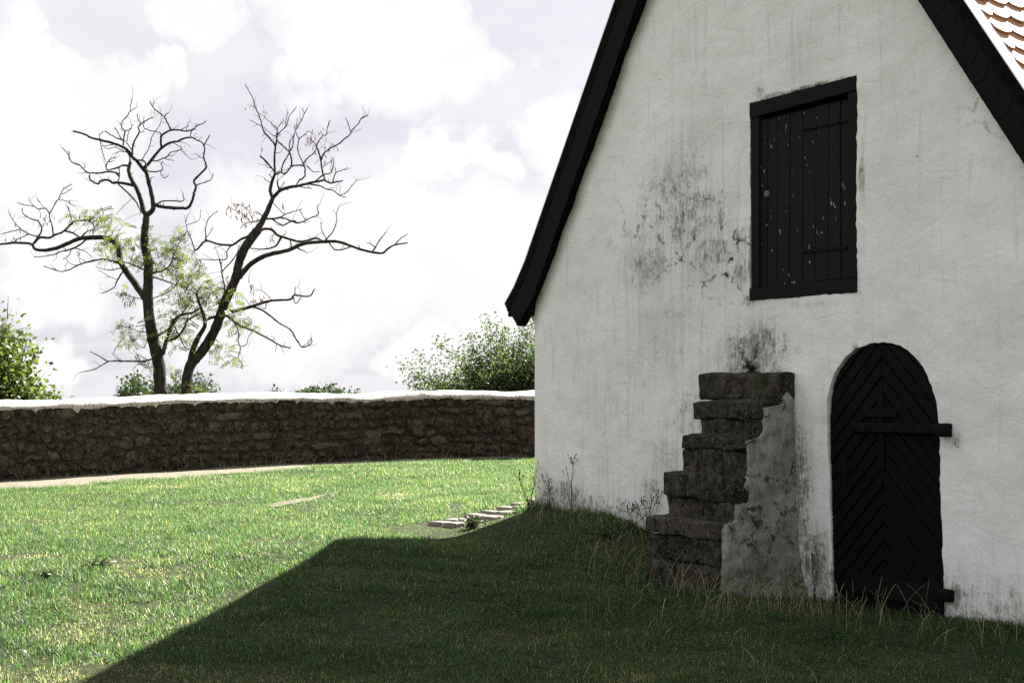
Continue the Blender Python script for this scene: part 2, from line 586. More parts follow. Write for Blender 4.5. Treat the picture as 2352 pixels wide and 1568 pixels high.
def leaf_mat(name, c0, c1, trans=0.5):
    m, t, b = new_mat(name)
    at_ = t.node('ShaderNodeAttribute', attribute_name='rnd')
    col = t.mix(at_.outputs['Fac'], c0, c1)
    t.put(b.inputs['Base Color'], col)
    b.inputs['Roughness'].default_value = 0.45
    b.inputs['Specular IOR Level'].default_value = 0.35
    tr = t.node('ShaderNodeBsdfTranslucent')
    t.put(tr.inputs['Color'], t.mix(1.0, col, (1.25, 1.3, 0.75), 'MULTIPLY'))
    mx = t.node('ShaderNodeMixShader'); mx.inputs[0].default_value = trans
    t.l.new(b.outputs[0], mx.inputs[1]); t.l.new(tr.outputs[0], mx.inputs[2])
    out = next(n for n in t.n if n.type == 'OUTPUT_MATERIAL')
    t.l.new(mx.outputs[0], out.inputs[0])
    return m


def bark_mat(name, dark, light):
    m, t, b = new_mat(name)
    co = coords(t)
    n1 = t.noise(t.scale(co, (9.0, 9.0, 2.0)), 1.4, 6.0, 0.65, 0.6)
    t.put(b.inputs['Base Color'], t.mix(t.ramp(n1, [(0.35, 0.0), (0.7, 1.0)]), dark, light))
    b.inputs['Roughness'].default_value = 0.9
    b.inputs['Specular IOR Level'].default_value = 0.2
    bump(t, b, n1, 0.05, 0.8)
    return m


# ------------------------------------------------------------------ terrain
gctl = [(0, 4.5, -0.12), (-3, 4.5, -0.14), (3, 4.5, -0.05), (-2.2, 7.8, 0.03), (2.0, 7.6, 0.06), (-1.42, 11.75, 0.42), (-4.2, 11.0, 0.26),
        (-7, 12, 0.2), (3.2, 4.0, 0.0), (5.5, 8.0, 0.25), (0.2, 9.6, 0.12), (-0.62, 12.4, 0.385), (-0.25, 12.75, 0.43), (-0.1, 13.4, 0.46), (-0.45, 13.6, 0.44),
        (-7.6, 21, 0.35), (-12, 18, 0.2), (-2.8, 24, 0.5), (0.4, 25, 0.53), (5, 26, 0.5), (-2.4, 16.2, 0.45), (0.0, 17.5, 0.52), (-12, 8, 0), (9, 14, 0.5), (8, 22, 0.5)]
for (px, py) in ((1228, 1168), (1330, 1178), (1400, 1184)):
    q = h2w(*HA(px, py)); gctl.append((q.x, q.y, q.z))
for (px, py) in ((1850, 1378), (1911, 1390), (2040, 1412), (2170, 1425), (2352, 1442)):
    q = h2w(*HA(px, py)); gctl.append((q.x, q.y, q.z))
for (px, py, p) in ((1660, 1372, 0.80), (1560, 1368, 0.90), (1480, 1345, 0.80)):
    q = h2w(*HA(px, py, p)); gctl.append((q.x, q.y, q.z))
gc = np.array(gctl)


def _tps(r2):
    return np.where(r2 > 1e-12, 0.5 * r2 * np.log(np.maximum(r2, 1e-12)), 0.0)


_n = len(gc)
_K = _tps(((gc[:, None, :2] - gc[None, :, :2]) ** 2).sum(-1)) + np.eye(_n) * 0.02
_Pm = np.c_[np.ones(_n), gc[:, :2]]
_A = np.zeros((_n + 3, _n + 3)); _A[:_n, :_n] = _K; _A[:_n, _n:] = _Pm; _A[_n:, :_n] = _Pm.T
_w = np.linalg.solve(_A, np.r_[gc[:, 2], 0, 0, 0])

WALL_CTRL = [(-22.0, 11.0), (-16.0, 15.4), (-11.5, 18.7), (-7.55, 21.0), (-5.2, 22.5), (-2.8, 24.0), (-1.2, 24.65), (0.45, 25.05), (3.0, 25.5), (7.0, 26.0), (14.0, 26.5)]
WALL_PTS = [Vector((p.x, p.y)) for p in catmull([(x, y, 0) for x, y in WALL_CTRL], 8)]
_wx = np.array([p.x for p in WALL_PTS]); _wy = np.array([p.y for p in WALL_PTS])


def wall_front_y(x):
    return np.interp(x, _wx, _wy)


def ground_np(x, y):
    x = np.asarray(x, dtype=float); y = np.asarray(y, dtype=float)
    sh = x.shape
    xf, yf = np.clip(x.ravel(), -14, 11), np.clip(y.ravel(), 2, 27)
    h = np.zeros_like(xf)
    for i in range(0, len(xf), 40000):
        a, b = xf[i:i + 40000], yf[i:i + 40000]
        r2 = (a[:, None] - gc[None, :, 0]) ** 2 + (b[:, None] - gc[None, :, 1]) ** 2
        h[i:i + 40000] = _tps(r2) @ _w[:_n] + _w[_n] + _w[_n + 1] * a + _w[_n + 2] * b
    h = h.reshape(sh)
    h = h + (fnoise(x * 1.3 + 50, y * 1.3 + 50, 3) - 0.5) * 0.05 * (np.hypot(x, y) < 40)
    # the hill falls away behind the boundary wall
    back = np.maximum(0, y - wall_front_y(x) - 1.2)
    side = np.maximum(0, np.hypot(x, y - 10) - 35)
    drop = np.maximum(np.minimum(back * 0.22, 7 + back * 0.006), np.minimum(side * 0.2, 7 + side * 0.006))
    return h - np.minimum(drop, 24)


def g1(x, y):
    return float(ground_np(np.array([x]), np.array([y]))[0])


def ground_hit(px, py):
    v = ray(px, py)
    h = 0.3
    for _ in range(25):
        t = (h - EYE) / v.z
        P = CAMP + v * t
        h = 0.5 * h + 0.5 * g1(P.x, P.y)
    return Vector((P.x, P.y, g1(P.x, P.y)))


def axis(lo, hi, step, far):
    core = np.arange(lo, hi + 1e-6, step)
    out, d, p = [], step, 0
    while p < far:
        d *= 1.35; p += d; out.append(p)
    out = np.array(out)
    return np.r_[lo - out[::-1], core, hi + out]


gx, gy = axis(-12, 8, 0.16, 6000), axis(3, 28, 0.16, 6000)
GX, GY = np.meshgrid(gx, gy)
GZ = ground_np(GX, GY)
nxg, nyg = len(gx), len(gy)
ii = (np.arange(nyg - 1)[:, None] * nxg + np.arange(nxg - 1)[None, :]).ravel()
GT = np.concatenate([np.c_[ii, ii + 1, ii + nxg + 1], np.c_[ii, ii + nxg + 1, ii + nxg]])

m_ground, t, b = new_mat('lawn soil')
co = t.node('ShaderNodeNewGeometry').outputs['Position']
n1 = t.noise(co, 1.6, 5.0, 0.6); n2 = t.noise(co, 22.0, 5.0, 0.65); n3 = t.noise(co, 130.0, 3.0, 0.6)
col = t.mix(t.ramp(n2, [(0.35, 0.0), (0.65, 1.0)]), (0.022, 0.030, 0.012), (0.050, 0.058, 0.024))
col = t.mix(t.math('MULTIPLY', t.sstep(n1, 0.50, 0.70), 0.35), col, (0.095, 0.085, 0.05))
col = t.mix(t.math('MULTIPLY', t.sstep(n3, 0.55, 0.72), 0.5), col, (0.15, 0.13, 0.08))
t.put(b.inputs['Base Color'], col); b.inputs['Roughness'].default_value = 0.95; b.inputs['Specular IOR Level'].default_value = 0.1
bump(t, b, n2, 0.04, 0.8); bump(t, b, n3, 0.015, 0.8)
ground = link('ground', mesh_np('ground', np.c_[GX.ravel(), GY.ravel(), GZ.ravel()], GT, None, True), m_ground)
tag(ground, 'gently rising lawn ground between the white house and the stone wall', 'ground', kind='structure')

# sandy path along the foot of the boundary wall
m_sand = None
m_sand, t, b = new_mat('sand')
co = t.node('ShaderNodeNewGeometry').outputs['Position']
n1 = t.noise(co, 2.5, 5.0, 0.6); n2 = t.noise(co, 60.0, 5.0, 0.7)
t.put(b.inputs['Base Color'], t.mix(n2, t.mix(n1, (0.11, 0.098, 0.072), (0.15, 0.137, 0.105)), (0.19, 0.175, 0.14)))
b.inputs['Roughness'].default_value = 0.95; b.inputs['Specular IOR Level'].default_value = 0.1
bump(t, b, n2, 0.02, 0.8)


def wall_frame(u):
    """u = index along WALL_PTS (float) -> front point, unit tangent, unit normal towards the lawn"""
    i = int(max(0, min(len(WALL_PTS) - 2, math.floor(u))))
    f = u - i
    p = WALL_PTS[i].lerp(WALL_PTS[i + 1], f)
    tg = (WALL_PTS[i + 1] - WALL_PTS[i]).normalized()
    if 0 < i < len(WALL_PTS) - 2:
        ta = (WALL_PTS[i + 1] - WALL_PTS[i - 1]).normalized(); tb = (WALL_PTS[i + 2] - WALL_PTS[i]).normalized()
        tg = ta.lerp(tb, f).normalized()
    return p, tg, Vector((tg.y, -tg.x))


_cum = [0.0]
for i in range(1, len(WALL_PTS)): _cum.append(_cum[-1] + (WALL_PTS[i] - WALL_PTS[i - 1]).length)
_cum = np.array(_cum)


def wall_at(s):
    return wall_frame(float(np.interp(s, _cum, np.arange(len(_cum)))))


def wall_s(x):
    return float(np.interp(x, _wx, _cum))


def path_width(x):
    e = (fnoise(np.array([x * 0.9]), np.array([3.3]), 11)[0] - 0.5) * 0.45
    return float(np.interp(x, [-14, -8, -5.5, -3.8, -2.6, -1, 3], [2.6, 2.35, 1.95, 1.5, 0.9, 0.6, 0.5])) + e * (0.6 if x > -3.5 else 1.0)


V, Fc = [], []
NPW = 7
svals = np.arange(wall_s(-13), wall_s(4.0), 0.14)
for k, s in enumerate(svals):
    p, tg, nr = wall_at(s)
    wd = path_width(p.x)
    for j in range(NPW):
        q = p + nr * (wd * j / (NPW - 1) - 0.1)
        V.append((q.x, q.y, 0))
Vn = np.array(V); Vn[:, 2] = ground_np(Vn[:, 0], Vn[:, 1]) + 0.012
for k in range(len(svals) - 1):
    for j in range(NPW - 1):
        a0 = k * NPW + j
        Fc.append((a0, a0 + 1, a0 + NPW + 1, a0 + NPW))
path = link('path', mesh_from('path', Vn, Fc, True), m_sand)
tag(path, 'narrow sandy path at the foot of the stone wall', 'path', kind='structure')

# bare soil streak in the lawn
def soil_patch(pxs, name, label):
    pts = [ground_hit(px, py) for px, py in pxs]
    c = sum(pts, Vector()) / len(pts)
    ring = catmull([p for p in pts] + [pts[0]], 5)[:-1]
    V = [(c.x, c.y, 0)] + [(q.x + random.uniform(-.03, .03), q.y + random.uniform(-.06, .06), 0) for q in ring]
    V2 = [((q[0] + c.x) / 2, (q[1] + c.y) / 2, 0) for q in V[1:]]
    V = np.array(V + V2); V[:, 2] = ground_np(V[:, 0], V[:, 1]) + 0.012
    n = len(ring); Fc = []
    for i in range(n):
        j = (i + 1) % n
        Fc.append((0, n + 1 + i, n + 1 + j)); Fc.append((n + 1 + i, 1 + i, 1 + j, n + 1 + j))
    o = link(name, mesh_from(name, V, Fc, True), m_sand)
    tag(o, label, 'ground', kind='structure')
    return [(q.x, q.y) for q in ring]


SOIL = [soil_patch([(600, 1164), (640, 1155), (700, 1145), (745, 1138), (730, 1146), (680, 1156), (635, 1165)], 'bare_soil', 'thin streak of bare pale soil in the sunlit lawn')]

# ------------------------------------------------------------------ boundary wall
m_rubble = stone_mat('rubble stone', (0.008, 0.0075, 0.005), (0.050, 0.046, 0.032), lichen=(0.25, 0.24, 0.20), lich=0.65, warm=(0.050, 0.033, 0.015), moss=(0.012, 0.012, 0.007), k=0.8)
m_core = flat_mat('old dark mortar', (0.036, 0.033, 0.024), 0.95, 0.1, nscale=14.0, namp=0.7, bmp=0.03)
m_cop, t, b = new_mat('coping mortar')
co = t.node('ShaderNodeNewGeometry').outputs['Position']
n1 = t.noise(co, 3.0, 6.0, 0.62); n2 = t.noise(t.scale(co, (9, 9, 3)), 4.0, 5.0, 0.65)
sp = t.node('ShaderNodeSeparateXYZ'); t.put(sp.inputs[0], t.node('ShaderNodeNewGeometry').outputs['Normal'])
col = t.mix(n1, (0.36, 0.35, 0.32), (0.50, 0.49, 0.46))
col = t.mix(t.math('MULTIPLY', t.sstep(n2, 0.53, 0.62), 0.85), col, (0.05, 0.048, 0.04))
t.put(b.inputs['Base Color'], col); b.inputs['Roughness'].default_value = 0.9; b.inputs['Specular IOR Level'].default_value = 0.15
bump(t, b, n1, 0.05, 0.5); bump(t, b, n2, 0.015, 0.6)

CROWN_X = [-22, -12]; CROWN_Z = [1.05, 1.40]
for px, py in ((0, 917), (150, 914), (400, 907), (800, 902), (1228, 896)):
    yy = 22.0
    for _ in range(6):
        q = at(px, py, yy); yy = float(wall_front_y(q.x)) + 0.25
    CROWN_X.append(q.x); CROWN_Z.append(q.z)
CROWN_X += [4.0, 14.0]; CROWN_Z += [CROWN_Z[-1] + 0.02] * 2


def crown(x):
    return float(np.interp(x, CROWN_X, CROWN_Z)) + (fnoise(np.array([x * 0.8]), np.array([9.1]), 21)[0] - 0.5) * 0.07


WT = 0.5
wall_root = empty('rubble_wall', (WALL_PTS[24].x, WALL_PTS[24].y, g1(WALL_PTS[24].x, WALL_PTS[24].y)))
tag(wall_root, 'dark rubble stone wall with pale mortar coping at the back of the lawn', 'wall')
WO = Vector(wall_root.location)
# mortar core
V, Fc = [], []
ss = np.arange(0, _cum[-1], 0.25)
for s in ss:
    p, tg, nr = wall_at(s)
    zt = crown(p.x) - 0.12; zb = g1(p.x, p.y) - 0.35
    for (off, z) in ((0, zb), (0, zt), (-WT, zt), (-WT, zb - 0.6)):
        q = p + nr * off
        V.append((q.x - WO.x, q.y - WO.y, z - WO.z))
for i in range(len(ss) - 1):
    for k in range(3):
        a0 = i * 4 + k
        Fc.append((a0, a0 + 4, a0 + 5, a0 + 1))
link('core', mesh_from('core', V, Fc), m_core, wall_root)
# coping: rounded cap with a ragged, dripping front edge
V, Fc = [], []
ss = np.arange(0, _cum[-1], 0.045)
prof = [(0.035, None), (0.06, -0.118), (0.045, -0.085), (-0.03, -0.04), (-0.13, -0.008), (-0.25, 0.0), (-0.38, -0.02), (-0.50, -0.07), (-0.56, -0.12), (-0.54, -0.17)]
for s in ss:
    p, tg, nr = wall_at(s)
    zc = crown(p.x)
    drip = 0.018 + 0.05 * max(0.0, fbm((s * 1.3, 0, 0), 1.0, 2)) + 0.035 * max(0.0, fbm((s * 9, 3, 0), 1.0, 2)) + 0.16 * max(0.0, fbm((s * 8, 8, 0), 1.0, 2) - 0.25)
    for k, (off, dz) in enumerate(prof):
        if dz is None:
            off, dz = 0.03, -0.12 - drip
        jx = fbm((s * 2.2, k * 0.7, 4.0), 1.0, 3) * 0.02
        q = p + nr * (off + jx)
        V.append((q.x - WO.x, q.y - WO.y, zc + dz + fbm((s * 1.7, k * 0.5, 9.0), 1.0, 4) * 0.026 - WO.z))
nP = len(prof)
for i in range(len(ss) - 1):
    for k in range(nP - 1):
        a0 = i * nP + k
        Fc.append((a0, a0 + nP, a0 + nP + 1, a0 + 1))
link('coping', mesh_from('coping', V, Fc, True), m_cop, wall_root)

# stones: wavy courses, split at uneven places, some stones two courses high
s0, s1 = wall_s(-8.9), wall_s(1.3)
NC = 7
def course_h(s, i):
    p, tg, nr = wall_at(s)
    zb = g1(p.x, p.y) - 0.10; zt = crown(p.x) - 0.125
    f = i / NC
    w = 0.0 if i in (0, NC) else fbm((s * 2.1, i * 7.3, 0), 1.0, 3) * 0.075
    return zb + (zt - zb) * f + w
srnd = random.Random(21)
taken = {}
stones = []
for i in range(NC):
    s = s0 + srnd.uniform(-0.3, 0)
    while s < s1:
        big = srnd.random()
        L = srnd.uniform(0.14, 0.30) if big < 0.5 else (srnd.uniform(0.30, 0.46) if big < 0.9 else srnd.uniform(0.46, 0.75))
        blk = [b for b in taken.get(i, []) if b[0] < s + L and b[1] > s]
        if blk:
            b0 = min(blk)
            if b0[0] - s > 0.12: L = b0[0] - s
            else: s = b0[1]; continue
        dbl = i < NC - 1 and srnd.random() < 0.16 and 0.28 < L < 0.6
        stones.append((s, s + L, i, i + (2 if dbl else 1)))
        if dbl: taken.setdefault(i + 1, []).append((s, s + L))
        s += L
stones = [q for q in stones if q[1] - q[0] > 0.07][:298]
for k, (sa, sb, i0, i1) in enumerate(stones):
    g = srnd.uniform(0.005, 0.011)
    ta, tb = srnd.uniform(-0.09, 0.09), 0.0
    ring = []
    def edge(sv, i): return course_h(sv, i)
    n_top = 3
    lo = [(sa + (sb - sa) * f, None) for f in (0.0, 0.5, 1.0)]
    pts = []
    for f in (0.08, 0.33, 0.68, 0.92): pts.append((sa + g + (sb - sa - 2 * g) * f - ta * 0.5, course_h(sa + (sb - sa) * f, i0) + g + srnd.uniform(0, 0.03)))
    mid = 0.5 * (course_h(sb, i0) + course_h(sb, i1)); pts.append((sb - g + srnd.uniform(-0.012, 0.006), mid + srnd.uniform(-.02, .02)))
    for f in (0.92, 0.68, 0.33, 0.08): pts.append((sa + g + (sb - sa - 2 * g) * f + ta * 0.5, course_h(sa + (sb - sa) * f, i1) - g - srnd.uniform(0, 0.03)))
    mid = 0.5 * (course_h(sa, i0) + course_h(sa, i1)); pts.append((sa + g + srnd.uniform(-0.006, 0.012), mid + srnd.uniform(-.02, .02)))
    cx_ = sum(q[0] for q in pts) / len(pts); cz_ = sum(q[1] for q in pts) / len(pts)
    pr = srnd.uniform(0.016, 0.045)
    p, tg, nr = wall_at(cx_)
    c3 = Vector((p.x, p.y, cz_))
    tilt = srnd.uniform(-0.12, 0.12); tiltz = srnd.uniform(-0.15, 0.15)
    V = []
    for (sc_, dep) in ((1.0, -0.03), (1.0, pr * 0.45), (0.86, pr * 0.9), (0.5, pr * 1.08)):
        for (su, sv) in pts:
            du, dv = (su - cx_) * sc_, (sv - cz_) * sc_
            dd = dep + (tilt * du + tiltz * dv if dep > 0 else 0) + (srnd.uniform(-.005, .005) if dep > 0 else 0)
            V.append((tg.x * du + nr.x * dd, tg.y * du + nr.y * dd, dv))
    V.append((nr.x * pr * 1.1, nr.y * pr * 1.1, 0))
    n = len(pts); Fc = []
    for r_ in range(3):
        for q in range(n):
            q2 = (q + 1) % n
            Fc.append((r_ * n + q, r_ * n + q2, (r_ + 1) * n + q2, (r_ + 1) * n + q))
    for q in range(n): Fc.append((3 * n + q, 3 * n + (q + 1) % n, 4 * n))
    link('stone', mesh_from('stone', V, Fc, True), m_rubble, wall_root, c3 - WO)

# ------------------------------------------------------------------ house
house = empty('house', (HO.x, HO.y, 0.0), HROT)
tag(house, 'white plastered house with steep gable, black loft shutter and arched door', 'house')
HW = 3.01                        # half width of the gable
SLOPE = 1.46
ALPHA = math.atan(SLOPE)
IN_APEX = 6.81                   # apex of the inner edge of the verge slates
OV = 0.08                        # verge overhang
DEPTH = 8.5

door_px = [(1911, 1420), (1910, 1385), (1906, 1200), (1902, 1050), (1901, 960), (1903, 915), (1910, 880), (1924, 847), (1945, 819), (1970, 799), (1998, 788), (2028, 785),
           (2056, 790), (2083, 803), (2106, 825), (2125, 852), (2139, 885), (2149, 925), (2155, 975), (2158, 1050), (2163, 1200), (2167, 1340), (2169, 1440)]
door_out = [(HA(x, y)[0], HA(x, y)[2]) for x, y in door_px]
win_px = [(1721, 690), (1723, 460), (1721, 238), (1845, 204), (1967, 173), (1968, 420), (1969, 671), (1850, 681)]
win_out = [(HA(x, y)[0], HA(x, y)[2]) for x, y in win_px]


def densify(poly, step, jit, closed=True, seed=0):
    r = random.Random(seed); out = []
    n = len(poly)
    for i in range(n if closed else n - 1):
        p, q = Vector(poly[i]), Vector(poly[(i + 1) % n])
        k = max(1, int((q - p).length / step))
        for j in range(k):
            c = p.lerp(q, j / k)
            out.append((c.x + r.uniform(-jit, jit), c.y + r.uniform(-jit, jit)))
    return out


def wall_disp(a, z):
    e = min(1.0, (HW - abs(a)) / 0.12)
    d = 0.022 * fbm((a, 0, z), 0.9, 2) + 0.010 * fbm((a, 3, z * 1.3), 3.5, 3) + 0.004 * fbm((a, 7, z), 14.0, 2)
    return max(-0.02, d) * max(0.0, e)


lx = [HA(1228, 745), HA(1218, 724), HA(1218, 700)]
outline = [(-HW, -0.4), (-HW, lx[0][2] - 0.25), (-HW, lx[0][2]), (lx[1][0], lx[1][2]), (lx[2][0] - 0.02, lx[2][2] + 0.05), (-2.75, IN_APEX + 0.16 - SLOPE * 2.75), (0, IN_APEX + 0.16),
           (2.95, IN_APEX + 0.16 - SLOPE * 2.95), (HW, 2.4), (HW, -0.4)]
oo = densify(outline, 0.07, 0.0)
dd_ = densify(door_out, 0.035, 0.004, seed=3)
ww_ = densify(win_out, 0.035, 0.005, seed=4)


def inside(poly, a, z):
    c = False; n = len(poly); j = n - 1
    for i in range(n):
        if (poly[i][1] > z) != (poly[j][1] > z) and a < (poly[j][0] - poly[i][0]) * (z - poly[i][1]) / (poly[j][1] - poly[i][1]) + poly[i][0]: c = not c
        j = i
    return c


pts2 = [Vector(p) for p in oo + dd_ + ww_]
edges = []
for st, L in ((0, len(oo)), (len(oo), len(dd_)), (len(oo) + len(dd_), len(ww_))):
    edges += [(st + i, st + (i + 1) % L) for i in range(L)]
o_in = inset_poly(outline, 0.03)
step = 0.052
for ia in range(int(2 * HW / step) + 1):
    for iz in range(int(7.6 / step)):
        a = -HW + ia * step + (0.5 * step if iz % 2 else 0); z = -0.4 + iz * step
        if not inside(o_in, a, z): continue
        if inside(dd_, a, z) or inside(ww_, a, z): continue
        pts2.append(Vector((a, z)))
vv, ee, ff, _, _, _ = delaunay_2d_cdt(pts2, edges, [], 0, 1e-5)
fcs = []
for f in ff:
    ca = sum(vv[i].x for i in f) / 3; cz = sum(vv[i].y for i in f) / 3
    if inside(oo, ca, cz) and not inside(dd_, ca, cz) and not inside(ww_, ca, cz): fcs.append(tuple(f))
V = [(v.x, -wall_disp(v.x, v.y), v.y) for v in vv]
nb = len(V)
# reveals of the two openings
def reveal(poly, depth):
    st = len(V)
    for (a, z) in poly: V.append((a, -wall_disp(a, z), z))
    for (a, z) in poly: V.append((a, depth, z))
    n = len(poly)
    for i in range(n):
        j = (i + 1) % n
        fcs.append((st + i, st + j, st + n + j, st + n + i))
reveal(dd_, 0.16); reveal(ww_, 0.14)

gb = HA(1228, 1168); gd = HA(2040, 1412)
sl = (gd[2] - gb[2]) / (gd[0] - gb[0])
def AZ(px, py): q = HA(px, py); return q[0], q[2]
def spot(px, py, rx, rz, k, kind='stain'):
    a, z = AZ(px, py); return (a, z, rx, rz, k, kind)
spots = [spot(1580, 500, 0.95, 0.6, 0.85), spot(1570, 400, 0.65, 0.5, 0.7), spot(1640, 580, 0.7, 0.36, 0.85), spot(1490, 610, 0.6, 0.34, 0.85), spot(1540, 780, 1.1, 0.6, 0.52), spot(1800, 330, 1.6, 0.5, 0.3), spot(1700, 620, 0.22, 0.22, 0.85), spot(1640, 600, 0.9, 0.4, 1.4, 'crack'), spot(1540, 520, 1.0, 0.6, 0.9, 'crack'), spot(1740, 820, 0.5, 0.3, 1.2, 'crack'),
         spot(1730, 805, 0.6, 0.34, 1.1), spot(1700, 845, 0.4, 0.12, 1.1), spot(1780, 860, 0.16, 0.25, 1.0), spot(1760, 790, 0.25, 0.16, 0.7),
         spot(1590, 950, 0.5, 0.45, 0.72), spot(1430, 900, 0.7, 0.5, 0.45), spot(1540, 1060, 0.45, 0.3, 0.65), spot(1500, 1130, 0.35, 0.25, 0.8),
         spot(1745, 215, 0.12, 0.12, 0.8), spot(1735, 236, 0.10, 0.04, 1.0), spot(1845, 203, 0.62, 0.035, 1.15), spot(1770, 222, 0.25, 0.05, 1.1), spot(1980, 400, 0.05, 0.3, 0.9), spot(1722, 690, 0.16, 0.1, 1.0), spot(1850, 700, 0.5, 0.05, 0.6),
         spot(1975, 720, 0.09, 0.7, 0.45), spot(2192, 1010, 0.08, 0.10, 1.0), spot(2195, 1370, 0.10, 0.22, 1.2), spot(1250, 1100, 0.3, 0.3, 0.55), spot(1390, 1090, 0.25, 0.2, 0.4),
         spot(1838, 1120, 0.2, 0.9, 1.1), spot(1870, 1300, 0.3, 0.5, 1.2), spot(2300, 1400, 0.6, 0.3, 0.7), spot(1968, 800, 0.06, 0.06, 1.2), spot(1895, 1000, 0.05, 0.6, 0.5), spot(1600, 120, 0.4, 0.5, 0.3), spot(2260, 260, 0.25, 0.4, 0.42, 'crack')]
m_plaster = plaster_mat('lime plaster', (0.735, 0.73, 0.70), (0.86, 0.86, 0.83), spots,
                        base_line=(gb[2] - sl * gb[0] + 0.08, sl, 1.0), edge_line=(IN_APEX, SLOPE))
me = mesh_from('gable_wall', V, fcs, True)
bm = bmesh.new(); bm.from_mesh(me)
for f in bm.faces:
    if f.normal.y > 0 and abs(f.normal.y) > 0.5: f.normal_flip()
bm.to_mesh(me); bm.free()
me.polygons.foreach_set('use_smooth', [True] * len(me.polygons))
link('wall', me, m_plaster, house)
# side and rear walls
m_side = plaster_mat('side plaster', (0.66, 0.66, 0.63), (0.80, 0.80, 0.77), [(0, 0, 0.1, 0.1, 0.1, 'stain')])
for sgn in (-1, 1):
    V, Fc = [], []
    ny_, nz_ = 40, 14
    for i in range(ny_ + 1):
        for j in range(nz_ + 1):
            y = 0.002 + DEPTH * i / ny_; z = -0.4 + (lx[0][2] + 0.4) * j / nz_
            e = min(1, i / 2)
            V.append((sgn * (HW + 0.012 * fbm((sgn * 9, y, z), 1.2, 3) * e), y, z))
    for i in range(ny_):
        for j in range(nz_):
            a0 = i * (nz_ + 1) + j
            Fc.append((a0, a0 + nz_ + 1, a0 + nz_ + 2, a0 + 1) if sgn > 0 else (a0, a0 + 1, a0 + nz_ + 2, a0 + nz_ + 1))
    link('side_wall', mesh_from('side_wall', V, Fc, True), m_side, house)
rear = [(-HW, -0.4), (HW, -0.4), (HW, 2.35), (0, IN_APEX), (-HW, 2.35)]
Vr, Fr = plate(rear, DEPTH - 0.25, DEPTH, 0.002)
link('rear_wall', mesh_from('rear_wall', Vr, Fr), m_side, house)

# ---- roof
m_slate = flat_mat('verge slate', (0.007, 0.0072, 0.008), 0.75, 0.06, nscale=9.0, namp=0.4, bmp=0.004)
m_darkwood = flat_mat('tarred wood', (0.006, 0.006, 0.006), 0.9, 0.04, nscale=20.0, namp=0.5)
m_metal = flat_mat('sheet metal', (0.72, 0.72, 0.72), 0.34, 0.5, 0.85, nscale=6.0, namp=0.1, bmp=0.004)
m_tile, t, b = new_mat('clay roof tile')
co = coords(t); sp = t.node('ShaderNodeSeparateXYZ'); t.put(sp.inputs[0], co)
rr = obj_random(t)
n1 = t.noise(t.node('ShaderNodeNewGeometry').outputs['Position'], 9.0, 5.0, 0.6)
rib = t.math('ABSOLUTE', t.math('SINE', t.math('MULTIPLY', sp.outputs[0], math.pi / 0.0243)))
groove = t.sstep(rib, 0.28, 0.0)
col = t.mix(n1, (0.33, 0.145, 0.06), (0.50, 0.25, 0.12))
col = t.mix(t.math('MULTIPLY', rr, 0.4), col, (0.42, 0.25, 0.15))
col = t.mix(t.math('MULTIPLY', groove, 0.7), col, (0.12, 0.06, 0.03))
t.put(b.inputs['Base Color'], col); b.inputs['Roughness'].default_value = 0.5; b.inputs['Specular IOR Level'].default_value = 0.4
bump(t, b, t.math('MULTIPLY', groove, -1.0), 0.004, 0.7); bump(t, b, n1, 0.004, 0.3)

OUT_L, OUT_R = 0.285, 0.245      # width of verge band (slate + trim), left and right
TOPZ = IN_APEX + 0.26 / math.cos(ALPHA)
ca, sa_ = math.cos(ALPHA), math.sin(ALPHA)


def roofpt(side, v, h, y):
    """point on a slope: v metres down from the ridge, h above the roof skin; side -1 left, +1 right"""
    return (side * (v * ca + h * sa_), y, TOPZ - v * sa_ + h * ca)


LEN = 5.35                       # slope length to the start of the flare
def slope_line(side):
    """(a, z) samples of the roof skin from ridge to eave, with the sprocketed flare"""
    pts = [(side * 0.0, TOPZ)]
    a1, z1 = LEN * ca, TOPZ - LEN * sa_
    pts.append((side * a1, z1))
    pts.append((side * (a1 + 0.20), z1 - 0.235))
    pts.append((side * (a1 + 0.37), z1 - 0.385))
    return pts


